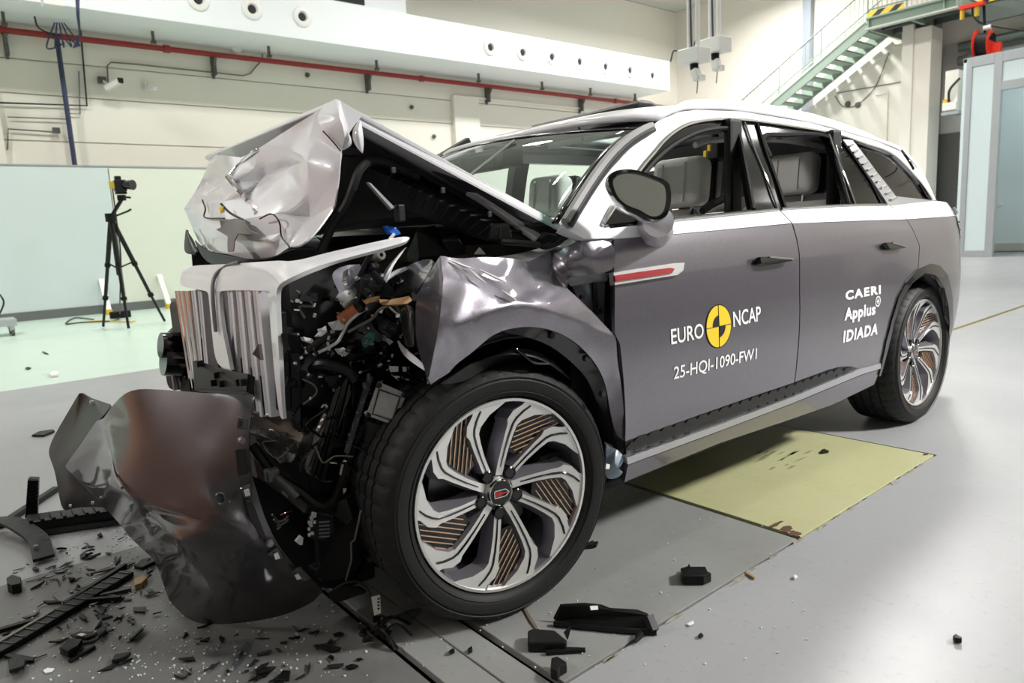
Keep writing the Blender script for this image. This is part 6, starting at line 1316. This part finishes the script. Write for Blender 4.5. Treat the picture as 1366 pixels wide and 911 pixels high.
# ================================================================ debris on the floor
mat('debris_black', (.006, .006, .0065), .45, noise=.3, nscale=30, spec=.25)
mat('debris_grey', srgb(.15, .15, .155), .4, noise=.3, nscale=30)
mat('glass_crumb', srgb(.85, .87, .88), .15)
mat('wood_tan', srgb(.62, .52, .38), .7, noise=.2, nscale=40)
C6, C7, C5_ = (400, 700, 2.732), (780, 540, 2.331), (0, 200, 2.68)
def fl3(o, pts, z=0): return [at(o[0]+p[0]/o[2], o[1]+p[1]/o[2], z=z) for p in pts]
def flat(name, o, pts, h, m, label, cat, group=None, z=.001, tilt=0):
    P = fl3(o, pts, z); mb = MB()
    if tilt:
        for i, p in enumerate(P): p.z += tilt*(i/len(P))
    ob = mb.prism(P, (0, 0, h)).build(name, m, None, 0, bevel=min(.002, h*.3), loc=P[0]); return tag(ob, label, cat, group)
def bar_on(name, o, a, b, wd, ht, m, label, cat, group=None, za=0, zb=0):
    A = fl3(o, [a])[0]; B = fl3(o, [b])[0]; A.z += ht/2+za+.001; B.z += ht/2+zb+.001
    return tag(MB().bar(A, B, wd, ht).build(name, m, None, 0, bevel=.002, loc=A), label, cat, group)
# the larger pieces at left
b0 = fl3(C8, [(115, 205)])[0]; sc = (b0-CP).length
st_ = thing('ribbed_strip', 'upright ribbed black plastic strip leaning behind the floor debris at far left', 'debris', b0)
tp_ = [at(105/2.846, 630+25/2.846, y=b0.y), at(145/2.846, 630+26/2.846, y=b0.y)]; bt_ = [at(92/2.846, 630+205/2.846, y=b0.y), at(140/2.846, 630+197/2.846, y=b0.y)]
for p in bt_: p.z = max(p.z, .002)
MB().prism([tp_[0], tp_[1], bt_[1], bt_[0]], (.01, .04, 0)).build('strip_web', 'debris_black', st_, 0, bevel=.004)
for k in range(12):
    t = (k+.5)/12; a, b = tp_[0].lerp(bt_[0], t), tp_[1].lerp(bt_[1], t); MB().bar(a+Vector((0, -.006, 0)), b+Vector((0, -.006, 0)), .012, .012).build('strip_rib', 'debris_black', st_, 0)
A, B = fl3(C8, [(100, 232), (470, 178)]); A.z = B.z = .035
bm_ = thing('bumper_beam', 'long black bumper beam lying flat behind the torn cover at left', 'debris', (A.x, A.y, 0))
MB().bar(A, B, .11, .06).build('beam_body', 'debris_black', bm_, 0, bevel=.008); MB().bar(A+Vector((0, -.06, -.02)), B+Vector((0, -.06, -.02)), .03, .02).build('beam_lip', 'debris_grey', bm_, 0)
for k in range(9): p = A.lerp(B, (k+.5)/9); MB().box(p+Vector((0, -.02, .032)), (.012, .09, .012)).build('beam_rib', 'debris_black', bm_, 0)
bar_on('black_rod', C8, (0, 215), (215, 72), .03, .025, 'debris_black', 'long thin black rod behind the upright ribbed strip', 'debris')
hk_ = [(-30, 228), (40, 236), (95, 258), (150, 290), (170, 345)]
P = fl3(C8, hk_); zz = [.05, .06, .055, .04, .02]
for p, z in zip(P, zz): p.z = z
P = spline(P, 4); mb = MB()
for a, b in zip(P, P[1:]): mb.bar(a, b, .07, .012)
hook = tag(mb.build('bent_bracket', 'debris_black', None, 0, loc=P[0]), 'curved black bent bracket lying at left edge of the floor', 'debris')
q = fl3(C8, [(142, 322)])[0]; MB().lathe([(0, .004), (.007, .004), (.009, 0)], 10, Matrix.Translation((q.x, q.y, .045))).build('bolt_head', 'cast_metal', hook)
ls = thing('long_strip', 'long black trim strip with light edge lying across the lower left', 'debris', fl3(C8, [(240, 540)])[0])
A, B = fl3(C8, [(-40, 715), (488, 395)]); A.z = B.z = .012; MB().bar(A, B, .055, .02).build('strip_body', 'debris_black', ls, 0, bevel=.003)
sd = (B-A).cross(Vector((0, 0, 1))).normalized(); A2, B2 = A-sd*.022+Vector((0, 0, .012)), A.lerp(B, .45)-sd*.022+Vector((0, 0, .012)); MB().bar(A2, B2, .012, .006).build('light_edge', 'cable_grey', ls, 0)
for k in range(14): p = A.lerp(B, (k+.5)/14); MB().bar(p-sd*.024+Vector((0, 0, .011)), p+sd*.024+Vector((0, 0, .011)), .004, .004).build('strip_notch', 'debris_grey', ls, 0)
bar_on('thin_strip', C8, (248, 512), (478, 362), .018, .018, 'debris_black', 'thin black strip lying just above the long trim strip', 'debris')
bar_on('thin_strip', C8, (-10, 610), (205, 548), .020, .012, 'debris_black', 'thin black strip at left edge crossing the long trim strip', 'debris')
bar_on('thin_strip', C8, (380, 478), (500, 452), .016, .014, 'debris_grey', 'short grey notched strip beside the upper end of the trim strip', 'debris')
bar_on('short_bar', C8, (340, 500), (462, 490), .014, .020, 'debris_black', 'short black bar lying right of the trim strip', 'debris')
bar_on('thin_strip', C8, (205, 470), (260, 520), .008, .008, 'cable_grey', 'tiny pale rod lying under the long trim strip', 'debris')
flat('tan_fragment', C8, [(510, 425), (548, 408), (562, 418), (540, 440), (515, 448)], .02, 'wood_tan', 'tan broken fragment below the fold of the bumper', 'debris')
flat('black_block', C8, [(30, 436), (50, 422), (85, 432), (84, 456), (50, 464), (32, 456)], .035, 'debris_black', 'chunky black block at left edge above the trim strip', 'debris')
flat('flat_plate', C8, [(268, 622), (300, 612), (345, 614), (372, 626), (330, 642), (290, 640)], .006, 'debris_black', 'black flat plate with white scrap on it, left foreground', 'debris', tilt=.01)
flat('white_scrap', C8, [(292, 618), (310, 612), (330, 618), (312, 624)], .003, 'foam_white', 'white scrap resting on a black flat plate', 'debris', z=.016)
flat('flat_plate', C8, [(370, 604), (408, 592), (400, 622), (378, 648), (372, 640)], .008, 'debris_black', 'upright black flake right of the plate with the white scrap', 'debris', tilt=.02)
flat('crumpled_piece', C8, [(228, 690), (262, 656), (318, 660), (300, 690), (262, 716), (240, 704)], .02, 'debris_black', 'crumpled black piece in the left foreground, largest of that cluster', 'debris', tilt=.015)
bar_on('thin_strip', C8, (265, 724), (360, 668), .014, .010, 'debris_black', 'narrow black strip beside the crumpled black piece', 'debris')
flat('torn_flap', C8, [(425, 728), (440, 706), (500, 700), (488, 716), (450, 734)], .012, 'debris_black', 'torn black flap in the left foreground below the plates', 'debris', tilt=.012)
flat('torn_plate', C8, [(32, 724), (80, 712), (102, 735), (96, 762), (40, 785)], .012, 'debris_black', 'square black plate near the bottom left corner', 'debris', tilt=.02)
flat('torn_plate', C8, [(15, 706), (40, 695), (132, 712), (128, 726), (70, 722)], .01, 'debris_black', 'long black flake just behind the bottom left square plate', 'debris')
flat('white_scrap', C8, [(163, 756), (180, 746), (208, 748), (196, 760), (172, 766)], .004, 'foam_white', 'white paper scrap on floor at lower left', 'debris')
flat('torn_plate', C8, [(510, 366), (540, 340), (585, 330), (588, 348), (540, 372)], .012, 'debris_black', 'black torn plate tucked under the bumper fold', 'debris')
flat('lens_fragment', C8, [(870, 770), (900, 690), (940, 658), (962, 680), (945, 725), (905, 778)], .006, 'clear_plastic', 'clear violet lens fragment lying in front of the bumper', 'debris', tilt=.03)
P = fl3(C8, [(782, 682), (860, 650), (950, 640), (950, 652), (880, 678), (800, 690)], .01); tag(MB().tube(spline(P+[P[0]], 4), .005, 6).build('clear_ring', 'clear_plastic', None, 35, loc=P[0]), 'thin clear lens rim behind the violet lens fragment', 'debris')
for k, (pts, lab) in enumerate((([(1190, 664), (1240, 660), (1298, 680), (1262, 692), (1200, 676)], 'curved black flake in front of the bumper toward the floor joints'), ([(970, 770), (1000, 752), (1045, 752), (1020, 770), (980, 785)], 'dark flake beside the clear lens fragment'), ([(1040, 800), (1075, 765), (1105, 770), (1100, 810)], 'black folded flake at the bottom edge in front of the bumper'), ([(490, 640), (540, 600), (548, 608), (505, 652)], 'black sliver standing left of the bumper foot'))):
    flat('black_flake', C8, pts, .008, 'debris_black', lab, 'debris', tilt=.015)
# right of the tyre
pn = thing('undertray_panel', 'long black curved panel with white sticker in front of the front tyre', 'debris', fl3(C6, [(930, 360)])[0])
pp = [(930, 352), (958, 298), (1050, 294), (1110, 300), (1140, 312), (1240, 318), (1278, 332), (1296, 386), (1180, 378), (1050, 366)]
P = fl3(C6, pp, .004); 
for i, z in zip(range(10), (.0, .045, .055, .05, .045, .04, .035, 0, 0, 0)): P[i] = at(400+pp[i][0]/2.732, 700+pp[i][1]/2.732, z=.004+z)
MB().prism(P, (.0, .012, .006)).build('panel_shell', 'debris_black', pn, 0, bevel=.004)
e = [at(400+x/2.732, 700+y/2.732, z=.008) for x, y in ((926, 360), (1050, 374), (1180, 386), (1300, 392))]; MB().tube(spline(e, 4), .009, 6).build('panel_lip', 'debris_black', pn)
MB().bar(at(400+1270/2.732, 700+335/2.732, z=.04), at(400+1292/2.732, 700+388/2.732, z=.012), .02, .03).build('panel_end', 'debris_grey', pn, 0)
s4 = [at(400+x/2.732, 700+y/2.732, z=.06) for x, y in ((1056, 297), (1084, 296), (1086, 310), (1060, 312))]; MB().prism(s4, (0, -.002, .002)).build('white_sticker', 'paper_label', pn, 0)
bk = thing('torn_bracket', 'broken black bracket with pointed end lying before the undertray panel', 'debris', fl3(C6, [(832, 466)])[0])
MB().prism(fl3(C6, [(832, 420), (850, 412), (930, 418), (975, 455), (970, 466), (832, 466)], .001), (0, 0, .03)).build('bracket_body', 'debris_black', bk, 0, bevel=.004)
MB().prism(fl3(C6, [(895, 470), (980, 458), (1042, 460), (1040, 468), (900, 478)], .001), (0, 0, .012)).build('bracket_foot', 'debris_black', bk, 0, bevel=.002); A = fl3(C6, [(968, 430), (992, 424)]); MB().prism([A[0]+Vector((0, 0, .03)), A[1]+Vector((0, 0, .045)), A[0]+Vector((.01, 0, .005))], (0, .006, 0)).build('bracket_ear', 'debris_black', bk, 0)
for (o, pts, h, m_, lab, nm) in ((C6, [(918, 522), (940, 516), (975, 540), (950, 556), (940, 576), (915, 566)], .03, 'debris_black', 'small black clip with a round stud at the bottom edge beside the floor joint', 'black_clip'),
     (C6, [(1030, 84), (1052, 74), (1070, 66), (1072, 74), (1088, 72), (1080, 86), (1040, 90)], .012, 'debris_black', 'ragged black sliver close behind the front tyre', 'black_sliver'),
     (C6, [(1222, 410), (1240, 398), (1254, 410), (1240, 424), (1224, 440)], .014, 'debris_black', 'black clip lying on the floor joint at end of undertray panel', 'black_clip'),
     (C7, [(298, 534), (320, 528), (324, 518), (330, 530), (376, 530), (382, 546), (394, 552), (370, 562), (306, 562)], .03, 'debris_black', 'black toothed clip alone on the grey plate behind the undertray panel', 'black_clip'),
     (C7, [(734, 146), (745, 142), (760, 150), (738, 153)], .01, 'debris_black', 'small black chip on the yellow steel plate', 'black_chip'),
     (C7, [(1144, 732), (1152, 726), (1172, 738), (1172, 745), (1150, 742)], .014, 'debris_black', 'small dark blue black cap alone at far right of the floor', 'dark_plug'),
     (C7, [(316, 684), (338, 674), (340, 684), (326, 692)], .004, 'foam_white', 'white crumpled scrap in front of the floor joint', 'white_scrap'),
     (C7, [(646, 540), (654, 534), (662, 540), (652, 546)], .008, 'foam_white', 'tiny white cube right of the floor joint', 'white_scrap'),
     (C7, [(500, 528), (506, 524), (532, 542), (526, 545)], .006, 'wood_tan', 'brown splinter lying on the floor joint', 'splinter'),
     (C7, [(352, 722), (362, 716), (370, 724), (358, 730)], .008, 'debris_black', 'black chip right of the white crumpled scrap', 'black_chip'),
     (C6, [(544, 470), (560, 460), (566, 470), (548, 478)], .01, 'debris_black', 'left one of two black chips between the floor grooves', 'black_chip'),
     (C6, [(612, 462), (628, 452), (630, 468), (618, 474)], .01, 'debris_black', 'right one of two black chips between the floor grooves', 'black_chip'),
     (C6, [(165, 524), (190, 516), (216, 522), (190, 532)], .008, 'debris_black', 'black flake left of the left floor groove at bottom', 'black_flake'),
     (C6, [(60, 448), (110, 446), (150, 464), (110, 470)], .008, 'debris_black', 'broad black flake under the bumper shadow left of the cable cluster', 'black_flake'),
     (C5_, [(150, 722), (160, 724), (175, 732), (160, 730)], .01, 'debris_black', 'dark sliver on mint floor in front of the tripod', 'black_sliver'),
     (C5_, [(90, 782), (100, 778), (112, 782), (98, 788)], .01, 'debris_black', 'dark chip on mint floor nearest to the grey floor', 'black_chip'),
     (C5_, [(178, 806), (190, 796), (210, 800), (208, 810), (182, 814)], .02, 'foam_white', 'white scrap on mint floor beside the grey floor edge', 'white_scrap'),
     (C3, [(8, 268), (40, 252), (102, 244), (108, 250), (60, 270)], .012, 'debris_black', 'long dark flake alone on the grey floor left of the bumper', 'black_flake')):
    flat(nm, o, pts, h, m_, lab, 'debris', tilt=.004)
ys2 = fl3(C6, [(812, 306), (820, 302), (850, 350), (882, 402), (876, 406), (840, 356)], .001); tag(MB().prism(ys2, (0, 0, .004)).build('tape_sliver', 'bracket_tan', None, 0, loc=ys2[0]), 'pale yellow sliver of tape below the front tyre', 'debris')
cl = thing('wiring_cluster', 'tangled black wiring connector cluster under the hanging white label', 'debris', fl3(C6, [(290, 430)])[0])
rr_ = random.Random(8); c = fl3(C6, [(288, 410)])[0]
for k in range(12):
    a = c+Vector((rr_.uniform(-.05, .05), rr_.uniform(-.05, .05), rr_.uniform(.008, .05))); MB().box(a, (rr_.uniform(.012, .03), rr_.uniform(.01, .02), .014), Matrix.Rotation(rr_.uniform(0, 3), 3, Vector((rr_.random(), rr_.random(), 1)).normalized())).build('connector', 'debris_black' if k % 4 else 'foam_white', cl, 0, bevel=.002)
for k in range(6):
    a = c+Vector((rr_.uniform(-.02, .02), rr_.uniform(-.02, .02), .02)); ang = rr_.uniform(0, 6.28); b = c+Vector((.1*math.cos(ang), .1*math.sin(ang), .006)); MB().tube(spline([a, a.lerp(b, .5)+Vector((0, 0, .03)), b], 4), .004, 5).build('wire', 'debris_black', cl)
ch = fl3(C6, [(345, 338), (400, 316), (436, 310), (440, 324), (412, 344), (400, 362), (360, 352)], .004); cho = thing('clear_fragment', 'clear bent plastic fragment beside the tyre foot', 'debris', ch[0]); MB().tube(spline(ch+[ch[0]], 3), .006, 6).build('fragment_rim', 'clear_plastic', cho); MB().prism([p+Vector((0, 0, .003)) for p in ch], (0, 0, .003)).build('fragment_skin', 'clear_plastic', cho, 0)
# shards: a few master shapes, copied one by one
rs = random.Random(21); masters = []
for k in range(9):
    n = rs.choice((3, 4, 5, 6)); L_ = rs.uniform(.018, .045); ar = rs.uniform(.16, .62); pts = []
    for j in range(n): a = 2*math.pi*(j+rs.uniform(-.3, .3))/n; q = rs.uniform(.6, 1.1); pts.append((L_*q*math.cos(a), L_*ar*q*math.sin(a), rs.uniform(0, .008)))
    mb = MB(); mb.prism(pts, (0, 0, rs.uniform(.003, .009))); o = mb.build('plastic_shard', 'debris_black' if k % 4 else 'debris_grey', None, 0); masters.append(o)
cnt_ = [0]*9
def shard(px, py, s):
    k = rs.randrange(9); o = masters[k] if cnt_[k] == 0 else masters[k].copy()
    if cnt_[k]: COL.objects.link(o)
    cnt_[k] += 1; p = at(px, py, z=0); o.location = (p.x, p.y, .0015); o.rotation_euler = (0, 0, rs.uniform(0, 6.28)); o.scale = (s*rs.uniform(.8, 1.5), s*rs.uniform(.6, 1.1), s)
    tag(o, 'small black plastic shard among the litter of shards around the torn bumper', 'shard', 'plastic shards littering the floor')
for _ in range(120):
    px = rs.triangular(0, 230, 120); py = rs.triangular(705, 905, 770); shard(px, py, rs.uniform(.35, 1.0))
for _ in range(45):
    px = rs.uniform(230, 500); py = rs.uniform(835, 908); shard(px, py, rs.uniform(.3, .8))
for _ in range(8): shard(rs.uniform(120, 210), rs.uniform(640, 720), rs.uniform(.4, .9))
mb = MB()
for _ in range(700):                                    # glass crumbs too small and many to count
    px = rs.triangular(0, 520, 160); py = rs.uniform(690, 910); p = at(px, py, z=0); s = rs.uniform(.0008, .0026); mb.box((p.x, p.y, s), (s*2, s*2.4, s*1.6), Matrix.Rotation(rs.uniform(0, 3), 3, 'Z'))
for _ in range(160):
    px = rs.uniform(520, 1100); py = rs.uniform(690, 900); p = at(px, py, z=0); s = rs.uniform(.0007, .0022); mb.box((p.x, p.y, s), (s*2, s*2.4, s*1.6), Matrix.Rotation(rs.uniform(0, 3), 3, 'Z'))
o = mb.build('glass_crumbs', 'glass_crumb', None, 0, kind='stuff'); tag(o, 'fine pale glass crumbs sprinkled over the floor around the wreck', 'glass crumbs')
